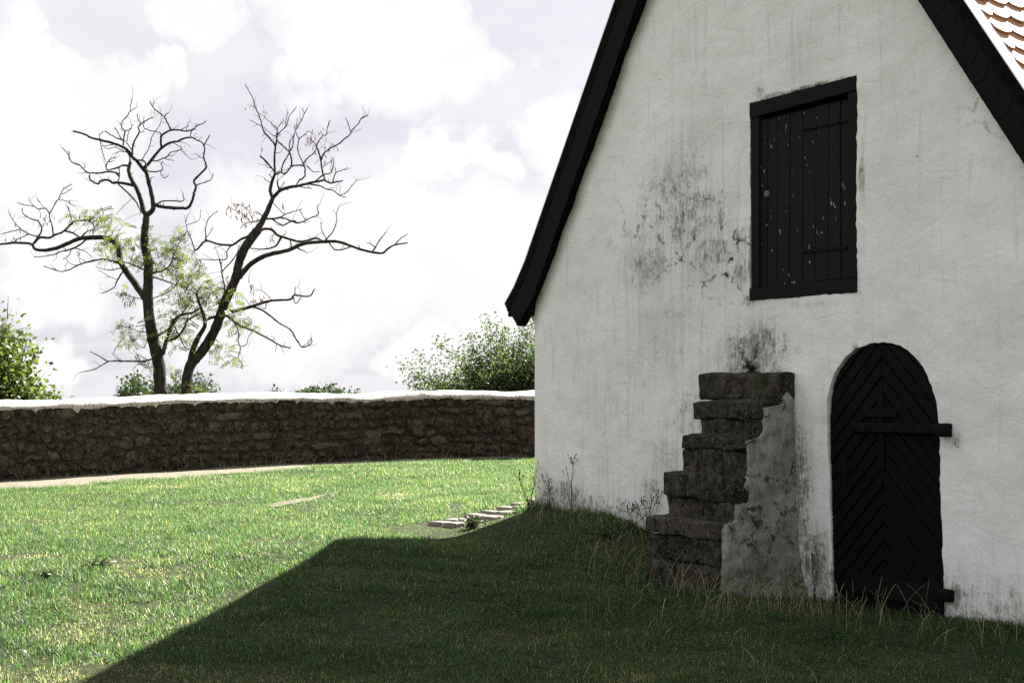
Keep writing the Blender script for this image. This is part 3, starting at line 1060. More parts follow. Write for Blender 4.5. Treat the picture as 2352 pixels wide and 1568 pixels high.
for side in (-1, 1):
    ln = slope_line(side)
    V, Fc = [], []
    for (a, z) in ln:
        for (y, dz) in ((-OV + 0.02, 0.0), (DEPTH, 0.0), (DEPTH, -0.09), (-OV + 0.02, -0.09)):
            V.append((a, y, z + dz - 0.015))
    for i in range(len(ln) - 1):
        for k in range(4):
            k2 = (k + 1) % 4
            q = (i * 4 + k, i * 4 + k2, (i + 1) * 4 + k2, (i + 1) * 4 + k)
            Fc.append(q if side < 0 else q[::-1])
    Fc.append(tuple(range((len(ln) - 1) * 4, len(ln) * 4)))
    deck = link('roof', mesh_from('roof', V, Fc), m_darkwood, house)

    # tiles
    TWd, EXP, TL = 0.17, 0.15, 0.30
    arc = [(-TWd / 2 + 0.002, 0.045)] + [(-TWd / 2 + 0.002 + (TWd - 0.004) * i / 8, 0.040 - 0.040 * math.sin(math.pi * i / 8) ** 0.8) for i in range(1, 8)] + [(TWd / 2 - 0.002, 0.045)]
    outl = arc + [(TWd / 2 - 0.002, TL), (-TWd / 2 + 0.002, TL)]
    nT = len(outl)
    tv = [(x, y, 0.0) for x, y in outl] + [(x, y, 0.017) for x, y in inset_poly(outl, 0.002)]
    tf = [(i, (i + 1) % nT, nT + (i + 1) % nT, nT + i) for i in range(nT)] + [tuple(range(nT, 2 * nT))]
    tmesh = mesh_from('roof_tile', tv, tf)
    hmesh = mesh_from('half_tile', [(x * 0.5, y, z) for x, y, z in tv], tf)
    if side > 0: tmesh.materials.append(m_tile); hmesh.materials.append(m_tile)
    # tile frame: x across (into the house), y up the slope, z out of the slope
    upv = Vector((-side * ca, 0, sa_)); outv = Vector((side * sa_, 0, ca)); acr = upv.cross(outv)
    tilt = math.radians(6.0)
    rows = int((LEN + 0.3) / EXP)
    singles, bag = [], Bag()
    tvn = np.array(tv)
    tris = []
    for f in tf:
        for k in range(1, len(f) - 1): tris.append((f[0], f[k], f[k + 1]))
    tris = np.array(tris)
    trd = random.Random(5)
    for r_ in range(rows):
        v = LEN + 0.28 - r_ * EXP
        for c_ in range(-1, int((DEPTH - 0.1) / TWd)):
            if c_ < 0 and r_ % 2 == 0: continue
            y = 0.012 + TWd * (c_ + (0.5 if r_ % 2 else 0.0)) + TWd / 2 + (TWd / 4 if c_ < 0 else 0)
            if y > DEPTH - 0.05: continue
            base = Vector(roofpt(side, v, 0.022 + trd.uniform(0, 0.004), y))
            yv = (upv * math.cos(tilt) - outv * math.sin(tilt))
            zv = (outv * math.cos(tilt) + upv * math.sin(tilt))
            rot = trd.uniform(-0.012, 0.012)
            xv = acr * math.cos(rot) + yv * math.sin(rot)
            yv2 = yv * math.cos(rot) - acr * math.sin(rot)
            M = Matrix(((xv.x, yv2.x, zv.x, base.x), (xv.y, yv2.y, zv.y, base.y), (xv.z, yv2.z, zv.z, base.z), (0, 0, 0, 1)))
            if side > 0 and c_ < 7 and r_ < 37:
                o = link('roof_tile', hmesh if c_ < 0 else tmesh, None, deck)
                o.matrix_local = M
            else:
                Mn = np.array(M)
                bag.add((tvn * np.array([0.5 if c_ < 0 else 1.0, 1, 1])) @ Mn[:3, :3].T + Mn[:3, 3], tris)
    o = link('tile_field', bag.mesh('tile_field'), m_tile, deck)
    o['kind'] = 'stuff'

    # verge: backing board, slates, dark trim and bright sheet-metal flashing on top
    band = OUT_L if side < 0 else OUT_R
    trim = 0.06
    bw = band - trim
    lnv = ln if side < 0 else ln[:2] + [(ln[2][0], ln[2][1])]
    def offs(ptsl, d):
        """shift the slope line inwards (below the skin) by d, perpendicular to the slope"""
        out = []
        for i, (a, z) in enumerate(ptsl):
            if i == 0: out.append((0.0, z - d / ca)); continue
            p0 = Vector(ptsl[i - 1]); p1 = Vector((a, z))
            e = (p1 - p0).normalized()
            nrm = Vector((-e.y, e.x)); nrm = nrm if nrm.y < 0 else -nrm
            if i < len(ptsl) - 1:
                e2 = (Vector(ptsl[i + 1]) - p1).normalized(); n2 = Vector((-e2.y, e2.x)); n2 = n2 if n2.y < 0 else -n2
                bb = (nrm + n2).normalized(); out.append(tuple(p1 + bb * d / max(0.5, bb.dot(nrm))))
            else: out.append(tuple(p1 + nrm * d))
        return out
    top, mid_, low = offs(lnv, -0.012), offs(lnv, trim), offs(lnv, band - 0.012)
    def strip(name, A, B, y0, y1, mat, parent):
        V, Fc = [], []
        for (p, q) in zip(A, B):
            V += [(p[0], y0, p[1]), (q[0], y0, q[1]), (q[0], y1, q[1]), (p[0], y1, p[1])]
        for i in range(len(A) - 1):
            for k in range(4):
                k2 = (k + 1) % 4
                Fc.append((i * 4 + k, i * 4 + k2, (i + 1) * 4 + k2, (i + 1) * 4 + k))
        Fc.append((0, 1, 2, 3)); Fc.append(tuple(range((len(A) - 1) * 4, len(A) * 4)))
        me = mesh_from(name, V, Fc)
        bm = bmesh.new(); bm.from_mesh(me); bmesh.ops.recalc_face_normals(bm, faces=bm.faces); bm.to_mesh(me); bm.free()
        return link(name, me, mat, parent)
    board = strip('verge_board', mid_, low, -OV + 0.012, 0.03, m_darkwood, house)
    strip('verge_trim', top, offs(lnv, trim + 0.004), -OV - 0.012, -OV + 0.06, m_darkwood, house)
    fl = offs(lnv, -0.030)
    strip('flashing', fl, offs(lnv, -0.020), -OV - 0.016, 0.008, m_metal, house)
    # slates hung on the board, each overlapping the one below
    SLX = 0.175 if side < 0 else 0.15
    sl_w, sl_l = bw, SLX * 1.45
    na = 8
    o2 = [(-sl_w / 2 + sl_w * i / na, -0.042 * math.sin(math.pi * i / na) + 0.014 * (i / na if side > 0 else 1 - i / na)) for i in range(na + 1)] + [(sl_w / 2, sl_l), (-sl_w / 2, sl_l)]
    nS = len(o2)
    sv = [(x, 0.0, z) for x, z in o2] + [(x, -0.006, z) for x, z in o2]
    sf = [(i, (i + 1) % nS, nS + (i + 1) % nS, nS + i) for i in range(nS)] + [tuple(range(nS, 2 * nS)), tuple(reversed(range(nS)))]
    smesh = mesh_from('slate', sv, sf); smesh.materials.append(m_slate)
    bm = bmesh.new(); bm.from_mesh(smesh); bmesh.ops.recalc_face_normals(bm, faces=bm.faces); bm.to_mesh(smesh); bm.free()
    cl = offs(lnv, trim + bw / 2)
    segs = []
    for i in range(len(cl) - 1): segs.append((Vector(cl[i]), Vector(cl[i + 1])))
    tot = sum((b_ - a_).length for a_, b_ in segs)
    s_ = 0.22; srd = random.Random(9)
    while s_ < tot + 0.02:
        r_ = s_; k = 0
        while k < len(segs) - 1 and r_ > (segs[k][1] - segs[k][0]).length:
            r_ -= (segs[k][1] - segs[k][0]).length; k += 1
        e = (segs[k][1] - segs[k][0]).normalized()
        P = segs[k][0] + e * r_
        up2 = -e; ac = Vector((up2.y, -up2.x))
        o = link('slate', smesh, None, board)
        lean = 0.022
        zv = Vector((up2.x, lean, up2.y)).normalized()
        xv = Vector((ac.x, 0, ac.y)); yv = zv.cross(xv)
        P3 = Vector((P.x, -OV + 0.001 - 0.0045 + srd.uniform(-0.001, 0.001), P.y))
        o.matrix_local = Matrix(((xv.x, yv.x, zv.x, P3.x), (xv.y, yv.y, zv.y, P3.y), (xv.z, yv.z, zv.z, P3.z), (0, 0, 0, 1)))
        s_ += SLX * srd.uniform(0.97, 1.03)

# boxed eave at the left corner and its counterpart on the right
eb = [HA(x, y, 0.05) for x, y in ((1176, 702), (1164, 712), (1167, 716), (1173, 724), (1217, 725), (1222, 690), (1200, 672))]
poly = [(q[0], q[2]) for q in eb]
Ve, Fe = plate(poly, -0.055, DEPTH, 0.003)
link('eave_box', mesh_from('eave_box', Ve, Fe), m_darkwood, house)
Ve, Fe = plate([(-a, z) for a, z in poly], -0.055, DEPTH, 0.003)
link('eave_box', mesh_from('eave_box', Ve, Fe), m_darkwood, house)
# ridge tiles
for k in range(20):
    V, Fc = [], []
    n = 9
    for (y, r_) in ((0.0, 0.135), (0.44, 0.12)):
        for i in range(n):
            an = math.pi * (0.06 + 0.88 * i / (n - 1))
            for rr_ in (r_, r_ - 0.014): V.append((math.cos(an) * rr_, y, math.sin(an) * rr_ * 0.9))
    for i in range(n - 1):
        a0, b0 = 2 * i, 2 * n + 2 * i
        Fc += [(a0, a0 + 2, b0 + 2, b0), (a0 + 1, b0 + 1, b0 + 3, a0 + 3), (a0, a0 + 1, a0 + 3, a0 + 2), (b0, b0 + 2, b0 + 3, b0 + 1)]
    link('ridge_tile', mesh_from('ridge_tile', V, Fc, True), m_tile, house, (0, -0.06 + k * 0.42, TOPZ - 0.05))

# ---- loft shutter
m_frame = painted_wood('tarred frame wood', (0.010, 0.009, 0.010), 0.35, along=(0.15, 1, 1))
m_plank = painted_wood('black painted planks', (0.0115, 0.0115, 0.0135), 0.9)
m_iron = flat_mat('black iron', (0.006, 0.0055, 0.0055), 0.65, 0.06, 0.0, nscale=30.0, namp=0.4, bmp=0.003)
shut_back = [(q[0] * 0.999, q[1]) for q in inset_poly(win_out, 0.012)]
Vs, Fs = plate([AZ(1723, 688), AZ(1967, 669), AZ(1966, 175), AZ(1723, 240)], 0.075, 0.12, 0.002)
shutter = link('loft_shutter', mesh_from('loft_shutter', Vs, Fs), m_darkwood, house)
shutter['label'] = 'black plank loft shutter in a heavy wooden frame high on the gable'
def board_part(name, pxs, yf, yb, mat, parent, bev=0.004):
    poly = [AZ(x, y) if not isinstance(x, tuple) else x for x, y in pxs]
    Vv, Ff = plate(poly, yf, yb, bev)
    return link(name, mesh_from(name, Vv, Ff), mat, parent)
board_part('frame_beam', [(1721.5, 238), (1967, 173), (1967, 207), (1722, 272)], -0.004, 0.10, m_frame, shutter)
board_part('frame_beam', [(1724, 690), (1968.5, 671), (1968.3, 638), (1724, 662)], -0.012, 0.10, m_frame, shutter)
board_part('frame_post', [(1722.5, 273), (1741, 268), (1741.5, 659), (1724.5, 661)], 0.004, 0.10, m_frame, shutter)
board_part('frame_post', [(1946, 213), (1967.3, 208), (1968.0, 637), (1948, 639)], 0.004, 0.10, m_frame, shutter)
tx = [180, 228, 290, 370, 452, 538, 620, 690, 752]
bx_ = [178, 222, 286, 364, 448, 530, 612, 692, 752]
def Z5(x, y): return ((1780 + x / 2.614) * 0.9408, (160 + y / 2.614) * 0.9408)
prd = random.Random(3)
for i in range(8):
    q = []
    for (x, top) in ((tx[i] + 1.5, 1), (tx[i + 1] - 1.5, 1)): q.append(Z5(x, 345 - (x - 185) * 0.246 + 2))
    for x in (bx_[i + 1] - 1.5, bx_[i] + 1.5): q.append(Z5(x, 1415 - (x - 200) * 0.108 - 2))
    board_part('plank', q, 0.030 + prd.uniform(-0.004, 0.004), 0.07, m_plank, shutter, 0.004)
board_part('hinge_strap', [Z5(462, 403), Z5(462, 417), Z5(758, 354), Z5(758, 336)], 0.018, 0.034, m_iron, shutter, 0.003)
board_part('hinge_strap', [Z5(450, 1178), Z5(450, 1198), Z5(772, 1168), Z5(772, 1146)], 0.018, 0.034, m_iron, shutter, 0.003)
def disc(name, center, r, y0, y1, mat, parent, n=14, dome=0.0):
    a, z = center
    V = [(a + r * math.cos(2 * math.pi * i / n), y1, z + r * math.sin(2 * math.pi * i / n)) for i in range(n)]
    V += [(a + r * math.cos(2 * math.pi * i / n), y0, z + r * math.sin(2 * math.pi * i / n)) for i in range(n)]
    V += [(a + r * .7 * math.cos(2 * math.pi * i / n), y0 - dome, z + r * .7 * math.sin(2 * math.pi * i / n)) for i in range(n)]
    Fc = [(i, (i + 1) % n, n + (i + 1) % n, n + i) for i in range(n)] + [(n + i, n + (i + 1) % n, 2 * n + (i + 1) % n, 2 * n + i) for i in range(n)] + [tuple(range(2 * n, 3 * n))]
    me = mesh_from(name, V, Fc, True)
    bm = bmesh.new(); bm.from_mesh(me); bmesh.ops.recalc_face_normals(bm, faces=bm.faces); bm.to_mesh(me); bm.free()
    return link(name, me, mat, parent)
m_pale = flat_mat('worn brass', (0.13, 0.125, 0.10), 0.6, 0.2, 0.0, nscale=60.0, namp=0.4)
disc('lock_plate', AZ(*Z5(224, 818)), 0.026, 0.020, 0.034, m_pale, shutter, dome=0.004)
for (x, y) in ((470, 408), (545, 392), (620, 376), (690, 361), (745, 350), (470, 1186), (620, 1172), (740, 1160)):
    disc('nail', AZ(*Z5(x, y)), 0.007, 0.013, 0.020, m_iron, shutter, 8, 0.002)

# ---- arched door
m_door = painted_wood('black door paint', (0.004, 0.004, 0.0043), 0.14, along=(0.6, 1, 0.6))
door_in = inset_poly(door_out, 0.012)
Vd, Fd = plate(inset_poly(door_out, 0.006), 0.055, 0.14, 0.002)
door = link('arched_door', mesh_from('arched_door', Vd, Fd), m_darkwood, house)
door['label'] = 'black arched plank door with chevron boards and a raised cross'
seam_a = 0.5 * (AZ(2023, 900)[0] + AZ(2028, 1350)[0])
DZ0, DZ1 = -0.05, 2.1
for side in (-1, 1):
    half = clip_half(door_in, side * 1.0, 0.0, side * seam_a) if side > 0 else clip_half(door_in, -1.0, 0.0, -seam_a)
    # side > 0 keeps a <= seam (left leaf half), side < 0 keeps a >= seam
    left = side > 0
    spn = 0.124
    k0 = 0.0 if left else 0.05
    nx_ = (-1 / math.sqrt(2)) if left else (1 / math.sqrt(2)); nz_ = 1 / math.sqrt(2)
    cvals = [nx_ * a + nz_ * z for a, z in half]
    wdt = spn / math.sqrt(2)
    c = math.floor(min(cvals) / wdt) * wdt + k0 * wdt
    while c < max(cvals):
        pl = clip_half(half, nx_, nz_, c + wdt - 0.0035)
        if len(pl) >= 3: pl = clip_half(pl, -nx_, -nz_, -(c + 0.0035))
        if len(pl) >= 3:
            cl2 = []
            for q in pl:
                if not cl2 or (Vector(q) - Vector(cl2[-1])).length > 0.004: cl2.append(q)
            if len(cl2) >= 3:
                ar = abs(sum(cl2[i][0] * cl2[(i + 1) % len(cl2)][1] - cl2[(i + 1) % len(cl2)][0] * cl2[i][1] for i in range(len(cl2)))) / 2
                if ar > 0.002:
                    Vv, Ff = plate(cl2, 0.012 + prd.uniform(-0.003, 0.003), 0.053, 0.005)
                    link('plank', mesh_from('plank', Vv, Ff), m_door, door)
        c += wdt
def Z8(x, y): return ((1980 + x / 2.063) * 0.9408, (800 + y / 2.063) * 0.9408)
def bar(name, x0, x1, y0, y1, yf, mat, parent, yb=0.018, slope=0.0):
    a0, z0 = AZ(*Z8(x0, y1)); a1, z1 = AZ(*Z8(x1, y0))
    Vv, Ff = plate([(a0, z0), (a1, z0 + slope), (a1, z1 + slope), (a0, z1)], yf, yb, 0.004)
    return link(name, mesh_from(name, Vv, Ff), mat, parent)
bar('cross_upright', 332, 362, 318, 720, 0.002, m_door, door)
bar('cross_arm', 262, 432, 415, 450, -0.002, m_door, door)
up = bar('hinge_strap', 210, 662, 486, 522, -0.024, m_iron, door, 0.022)
lo_ = bar('hinge_strap', 190, 672, 1290, 1322, -0.024, m_iron, door, 0.022, -0.03)
for (x0, x1, y0, y1, st) in ((655, 706, 482, 548, up), (662, 722, 1318, 1372, lo_)):
    a0, z0 = AZ(*Z8(x0, y1)); a1, z1 = AZ(*Z8(x1, y0))
    me = rough_block((a1 - a0, 0.10, z1 - z0), 3 + x0, 0.003, 4, 4, 4, 0.012)
    link('hinge_pintle', me, m_iron, st, ((a0 + a1) / 2, -0.015, (z0 + z1) / 2))
for (x, y) in ((235, 505), (300, 505), (430, 505), (520, 505), (600, 505)):
    disc('nail', AZ(*Z8(x, y)), 0.012, -0.032, -0.022, m_iron, door, 8, 0.004)
# lever handle with its plate
pl_ = bar('handle_plate', 148, 172, 672, 830, 0.010, m_iron, door, 0.022)
a0, z0 = AZ(*Z8(150, 710)); a1, z1 = AZ(*Z8(190, 706))
tv_, tt_ = tube_np([(a0 + 0.015, 0.015, z0), (a0 + 0.015, -0.035, z0), (a0 + 0.04, -0.045, z0), (a0 + 0.08, -0.045, z0 - 0.004), (a0 + 0.11, -0.04, z0 - 0.012)], [0.009, 0.009, 0.010, 0.009, 0.006], 8)
link('handle', mesh_np('handle', tv_, tt_, None, True), m_pale if False else m_iron, pl_)
# stone sill under the door
sa0, sz0 = AZ(2020, 1430)
me = rough_block((1.0, 0.34, 0.14), 44, 0.012, 8, 4, 3, 0.03)
so = link('door_sill', me, None, house, (0.5 * (door_out[0][0] + door_out[-1][0]) + 0.12, -0.02, AZ(2080, 1420)[1] - 0.05))

# ------------------------------------------------------------------ ruined stair against the gable
m_step = stone_mat('step stone', (0.011, 0.010, 0.007), (0.046, 0.042, 0.029), lichen=(0.24, 0.23, 0.18), lich=0.65, warm=(0.050, 0.042, 0.026), moss=(0.020, 0.022, 0.010))
me.materials.append(m_step)
aR = HA(1822, 1100)[0]
base = h2w(aR - 0.45, -0.4, 0.12)
stair = empty('stone_stair', (base.x, base.y, 0.12), HROT)
tag(stair, 'weathered ruined stone stair climbing to the white gable wall', 'stair')
SO = Vector((aR - 0.45, -0.4, 0.12))


def p_of(px, a):
    """distance in front of the gable of a point at gable position a that is seen at px"""
    s = SC - a; r = (px - CX) / F
    return DW - s * (math.sin(TH) + r * math.cos(TH)) / (math.cos(TH) - r * math.sin(TH))


def a_of(px, p):
    r = (px - CX) / F
    return SC - (DW - p) * (math.cos(TH) - r * math.sin(TH)) / (math.sin(TH) + r * math.cos(TH))


def z_of(py, a, p):
    q = h2w(a, -p, 0.0)
    v = ray(CX, py)
    return EYE + v.z / v.y * q.y


def stone_block(name, a0, a1, p1, p0, z0, z1, seed, amp=0.012, rnd=0.03, label=None):
    me = rough_block((a1 - a0, p1 - p0, z1 - z0), seed, amp * 1.6, 18, 8, 8, rnd * 0.45)
    c = Vector(((a0 + a1) / 2, -(p0 + p1) / 2, (z0 + z1) / 2)) - SO
    o = link(name, me, m_step, stair, c)
    return o


pR = [0.16, 0.32, 0.47, 0.57, 0.70]
pxL = [1605, 1588, 1562, 1520, 1480]
ytop = [856, 919, 1000, 1089, 1193]
ybot = [921, 962, 1031, 1146, 1232]
aend = [0.03, 0.0, -0.01, 0.015, -0.02]
rr2 = random.Random(12)
for i in range(5):
    aL = a_of(pxL[i], pR[i])
    zt = z_of(ytop[i], (aL + aR) / 2, pR[i]); zb = z_of(ybot[i], (aL + aR) / 2, pR[i])
    o = stone_block('step', aL, aR + aend[i], pR[i], max(0.0, pR[i] - 0.42) - 0.02, zb, zt, 10 + i, 0.013, 0.032)
    o.rotation_euler = (0, [0.012, -0.006, 0.004, 0.022, 0.008][i], 0)
    # riser stones below each slab
    if i < 4: znext = z_of(ytop[i + 1], (aL + aR) / 2, pR[i]) - 0.03
    else: znext = 0.05
    if i == 0: continue
    pr_ = pR[i] - 0.016
    aL2 = a_of(pxL[i] + [0, 17, 3, 4, 4][i], pr_)
    cuts = {1: [0.0, 1.0], 2: [0.0, 0.28, 0.66, 1.0], 3: [0.0, 0.56, 1.0], 4: [0.0, 0.36, 0.72, 1.0]}[i]
    if i == 4:
        # a taller mass of three stones and a lower course
        zm = 0.5 * (zb + 0.20)
        rowsz = [(zm, zb), (0.0, zm)]
    else: rowsz = [(znext, zb)]
    for ri, (za, zb_) in enumerate(rowsz):
        cc = cuts if ri == 0 else [0.0, 0.22 + 0.3 * rr2.random(), 1.0]
        for k in range(len(cc) - 1):
            b0 = aL2 + (aR - 0.01 - aL2) * cc[k]; b1 = aL2 + (aR - 0.01 - aL2) * cc[k + 1]
            stone_block('riser_stone', b0 + 0.004, b1 - 0.004, pr_ + rr2.uniform(-0.02, 0.015), max(0, pr_ - 0.3), za + 0.003, zb_ - 0.003, 30 + i * 7 + k + ri * 3, 0.014, 0.03)

# plastered flank of the stair: core whose near side swells out towards the ground
m_flank = plaster_mat('old grey plaster', (0.15, 0.15, 0.145), (0.33, 0.333, 0.325),
                      [(0.5, -0.1, 1.5, 0.9, 1.5, 'stain'), (0.55, 1.1, 0.9, 0.35, 0.95, 'stain'), (0.45, 0.7, 1.4, 1.4, 0.9, 'stain'), (0.45, 0.7, 2, 2, 1.3, 'crack')], dirt=-0.1)
zs = [z_of(y, aR, p) for y, p in ((905, 0.14), (940, 0.30), (1012, 0.45), (1100, 0.55), (1205, 0.68))]
prof = []           # (z, p of the front edge) from the top down
prof = [(zs[0] + 0.02, 0.12), (zs[1] + 0.03, 0.14), (zs[1] + 0.015, 0.295), (zs[2] + 0.02, 0.30), (zs[2] + 0.005, 0.447), (zs[3] + 0.03, 0.45), (zs[3] - 0.02, 0.48), (zs[3] - 0.09, 0.545), (zs[4] + 0.02, 0.55), (zs[4], 0.66), (0.40, 0.69), (0.0, 0.75), (-0.2, 0.78)]
NPj = 22
V, Fc = [], []
NZ = 110
zvals = np.linspace(prof[0][0], -0.2, NZ)
pz = np.array([q[0] for q in prof][::-1]); pp = np.array([q[1] for q in prof][::-1])
for iz, z in enumerate(zvals):
    pf = float(np.interp(z, pz, pp)) + 0.008 * fbm((z * 2, 5, 0), 2.2, 3) + 0.012 * fbm((z * 2, 9, 0), 9.0, 3)
    for j in range(NPj + 1):
        p = pf * j / NPj
        flare = 0.02 + 0.16 * max(0.0, (0.55 - z) / 0.55) ** 2 * (1 - 0.45 * j / NPj) + 0.06 * max(0, (1.0 - z)) * (1 - j / NPj) ** 2
        bul = 0.03 * fbm((p, z, 2.0), 2.5, 3) + 0.014 * fbm((p, z, 6.0), 9.0, 3)
        a = aR + flare + bul
        if j == NPj: a -= 0.02
        V.append((a - SO.x, -p - SO.y, z - SO.z))
    # turn back behind the stones
    V.append((aR - 0.10 - SO.x, -pf * 0.8 - SO.y, z - SO.z)); V.append((aR - 0.75 - SO.x, -pf * 0.7 - SO.y, z - SO.z))
row = NPj + 3
for i in range(NZ - 1):
    for j in range(row - 1):
        a0 = i * row + j
        Fc.append((a0, a0 + 1, a0 + row + 1, a0 + row))
st = len(V)
for j in range(row): V.append(V[j])
Fc.append(tuple(range(row)))
me = mesh_from('plaster_flank', V, Fc, True)
bm = bmesh.new(); bm.from_mesh(me); bmesh.ops.recalc_face_normals(bm, faces=bm.faces); bm.to_mesh(me); bm.free()
fo = link('plaster_flank', me, m_flank, stair)
# the stain pattern of the plaster is written for house-frame coordinates




# ------------------------------------------------------------------ cobbles by the house corner
m_cob, t, b = new_mat('pale cobble')
co = t.node('ShaderNodeNewGeometry').outputs['Position']
n1 = t.noise(co, 14.0, 5.0, 0.65); rr = obj_random(t)
t.put(b.inputs['Base Color'], t.mix(rr, t.mix(n1, (0.11, 0.095, 0.07), (0.17, 0.15, 0.12)), t.mix(n1, (0.14, 0.125, 0.10), (0.22, 0.20, 0.165))))
b.inputs['Roughness'].default_value = 0.85; bump(t, b, n1, 0.015, 0.7)
c0, c1 = ground_hit(972, 1205), ground_hit(1240, 1150)
e_ = (c1 - c0); e_.z = 0; Lc = e_.length; e_.normalize(); f_ = Vector((e_.y, -e_.x, 0))
gutter = empty('cobble_strip', c0, math.atan2(e_.y, e_.x))
tag(gutter, 'two rows of pale cobbles leading to the house corner', 'paving', kind='structure')
COB = []
crd = random.Random(4)
for row_ in range(2):
    u = crd.uniform(0, 0.1)
    while u < Lc - 0.1:
        L = crd.uniform(0.17, 0.25)
        wd = 0.23
        me = rough_block((L - 0.03, wd - 0.03, 0.12), 60 + len(COB), 0.008, 5, 5, 2, 0.012)
        v = -(row_ + 0.5) * wd + crd.uniform(-0.012, 0.012)
        P = c0 + e_ * (u + L / 2) - f_ * v
        o = link('cobble', me, m_cob, gutter)
        z = g1(P.x, P.y) - 0.026 + crd.uniform(-0.006, 0.008)
        o.location = (u + L / 2, v, z - c0.z)
        o.rotation_euler = (crd.uniform(-.05, .05), crd.uniform(-.05, .05), crd.uniform(-.08, .08))
        COB.append((P.x, P.y)); u += L
strip_mid = (c0 + c1) / 2 - f_ * (-0.23)

# ------------------------------------------------------------------ lawn grass
m_grass = grass_mat('lawn grass', (0.014, 0.035, 0.013), (0.046, 0.086, 0.031), (0.098, 0.128, 0.058), trans=0.68, rough=0.38, spec=0.4)
m_dry = grass_mat('dry stalks', (0.14, 0.135, 0.065), (0.25, 0.23, 0.12), (0.38, 0.35, 0.20), trans=0.2)


def in_house(x, y, m=0.0):
    a = -((x - HO.x) * DV.x + (y - HO.y) * DV.y); d = (x - HO.x) * NV.x + (y - HO.y) * NV.y
    return (np.abs(a) < HW - m) & (d > m) & (d < DEPTH)


def blades(x, y, z, L, W, lean, az, A, curl=0.6, simple=False):
    """bent blades: 5 points and 3 triangles each"""
    n = len(x)
    dx, dy = np.cos(az), np.sin(az)
    px_, py_ = -dy, dx
    tw = rng.uniform(-0.7, 0.7, n)
    wx, wy = px_ * np.cos(tw) + dx * np.sin(tw), py_ * np.cos(tw) + dy * np.sin(tw)
    def pt(f):
        r = L * (np.sin(lean) * f + curl * np.sin(lean) * f * f * 0.6)
        h = L * (np.cos(lean) * f - curl * (1 - np.cos(lean)) * f * f * 0.5)
        return np.c_[x + dx * r, y + dy * r, z + np.maximum(h, -0.01)]
    p0, p1, p2 = pt(0.0), pt(0.55), pt(1.0)
    wv_ = np.c_[wx, wy, np.zeros(n)] * W[:, None] * 0.5
    V = np.stack([p0 - wv_, p0 + wv_, p1 - wv_ * 0.8, p1 + wv_ * 0.8, p2], 1).reshape(-1, 3)
    if simple:                      # far away: one triangle each
        V = np.stack([p0 - wv_, p0 + wv_, p2], 1).reshape(-1, 3)
        return V, np.arange(n * 3).reshape(-1, 3), np.repeat(A, 3)
    base = np.arange(n)[:, None, None] * 5
    T = (base + np.array([[0, 1, 3], [0, 3, 2], [2, 3, 4]])[None]).reshape(-1, 3)
    return V, T, np.repeat(A, 5)


def in_poly(poly, x, y):
    c = np.zeros(len(x), dtype=bool); j = len(poly) - 1
    for i in range(len(poly)):
        xi, yi = poly[i]; xj, yj = poly[j]
        if yi != yj:
            c ^= ((yi > y) != (yj > y)) & (x < (xj - xi) * (y - yi) / (yj - yi) + xi)
        j = i
    return c


bands = [(6.3, 8.0, 11000), (8.0, 10.0, 9000), (10.0, 12.5, 7500), (12.5, 15.5, 6500), (15.5, 19.0, 5000), (19.0, 25.5, 3400)]
XS, YS, SCL = [], [], []
for (y0, y1, dens) in bands:
    hw0 = y1 * 0.36 + 2.0
    n = int((y1 - y0) * 2 * hw0 * dens)
    x = rng.uniform(-hw0, hw0, n); y = rng.uniform(y0, y1, n)
    keep = np.abs(x) < y * 0.36 + 2.0
    XS.append(x[keep]); YS.append(y[keep]); SCL.append(np.full(keep.sum(), 1.0 + max(0, (y0 - 8)) * 0.035))
X = np.concatenate(XS); Y = np.concatenate(YS); SCl = np.concatenate(SCL)
bald = fnoise(X * 1.5 + 3, Y * 1.9 + 7, 31, 3)
bald_near = np.clip((-0.8 - X) / 1.4, 0, 1) * np.clip((12.2 - Y) / 2.5, 0, 1)           # trodden corner in the foreground
thr = 0.11 + 0.33 * bald_near
clump = fnoise(X * 5.2 + 11, Y * 5.2 + 2, 41, 2)
pk = np.clip((bald - thr) / 0.12, 0.6, 1) * np.clip((clump - 0.18) / 0.22, 0.3, 1)
keep = rng.random(len(X)) < pk
keep &= ~in_house(X, Y, 0.0)
wy_ = wall_front_y(X)
pwx = np.linspace(-14, 6, 200); pww = np.array([path_width(v) for v in pwx])
slopef = 0.83
dist_w = (wy_ - Y) * slopef
keep &= (dist_w > np.interp(X, pwx, pww) - 0.12 + rng.normal(0, 0.10, len(X))) | ((dist_w > 0.02) & (rng.random(len(X)) < 0.035))
for pol in SOIL: keep &= ~(in_poly(pol, X, Y) & (rng.random(len(X)) < 0.62))
cu = (X - c0.x) * e_.x + (Y - c0.y) * e_.y; cv = (X - c0.x) * (-f_.x) + (Y - c0.y) * (-f_.y)
keep &= ~((cu > -0.02) & (cu < Lc) & (cv < 0.10) & (cv > -0.50) & (rng.random(len(X)) < 0.95))
X, Y, SCl, clump, bald, thr0 = X[keep], Y[keep], SCl[keep], clump[keep], bald[keep], thr[keep]
dw = (X - HO.x) * NV.x + (Y - HO.y) * NV.y          # negative in front of the gable
near_wall = np.clip(1 - np.abs(dw) / 0.55, 0, 1) * (np.abs(-((X - HO.x) * DV.x + (Y - HO.y) * DV.y)) < HW + 0.4)
Z = ground_np(X, Y) - 0.004
nB = len(X)
dryz = np.clip((thr0 + 0.12 - bald) / 0.12, 0, 1)
Lb = rng.uniform(0.026, 0.052, nB) * (1 - 0.35 * dryz) * (0.42 + 1.15 * clump ** 1.4) * (1 + 0.35 * near_wall) * (0.85 + 0.3 * SCl)
cu = (X - c0.x) * e_.x + (Y - c0.y) * e_.y; cv = (X - c0.x) * (-f_.x) + (Y - c0.y) * (-f_.y)
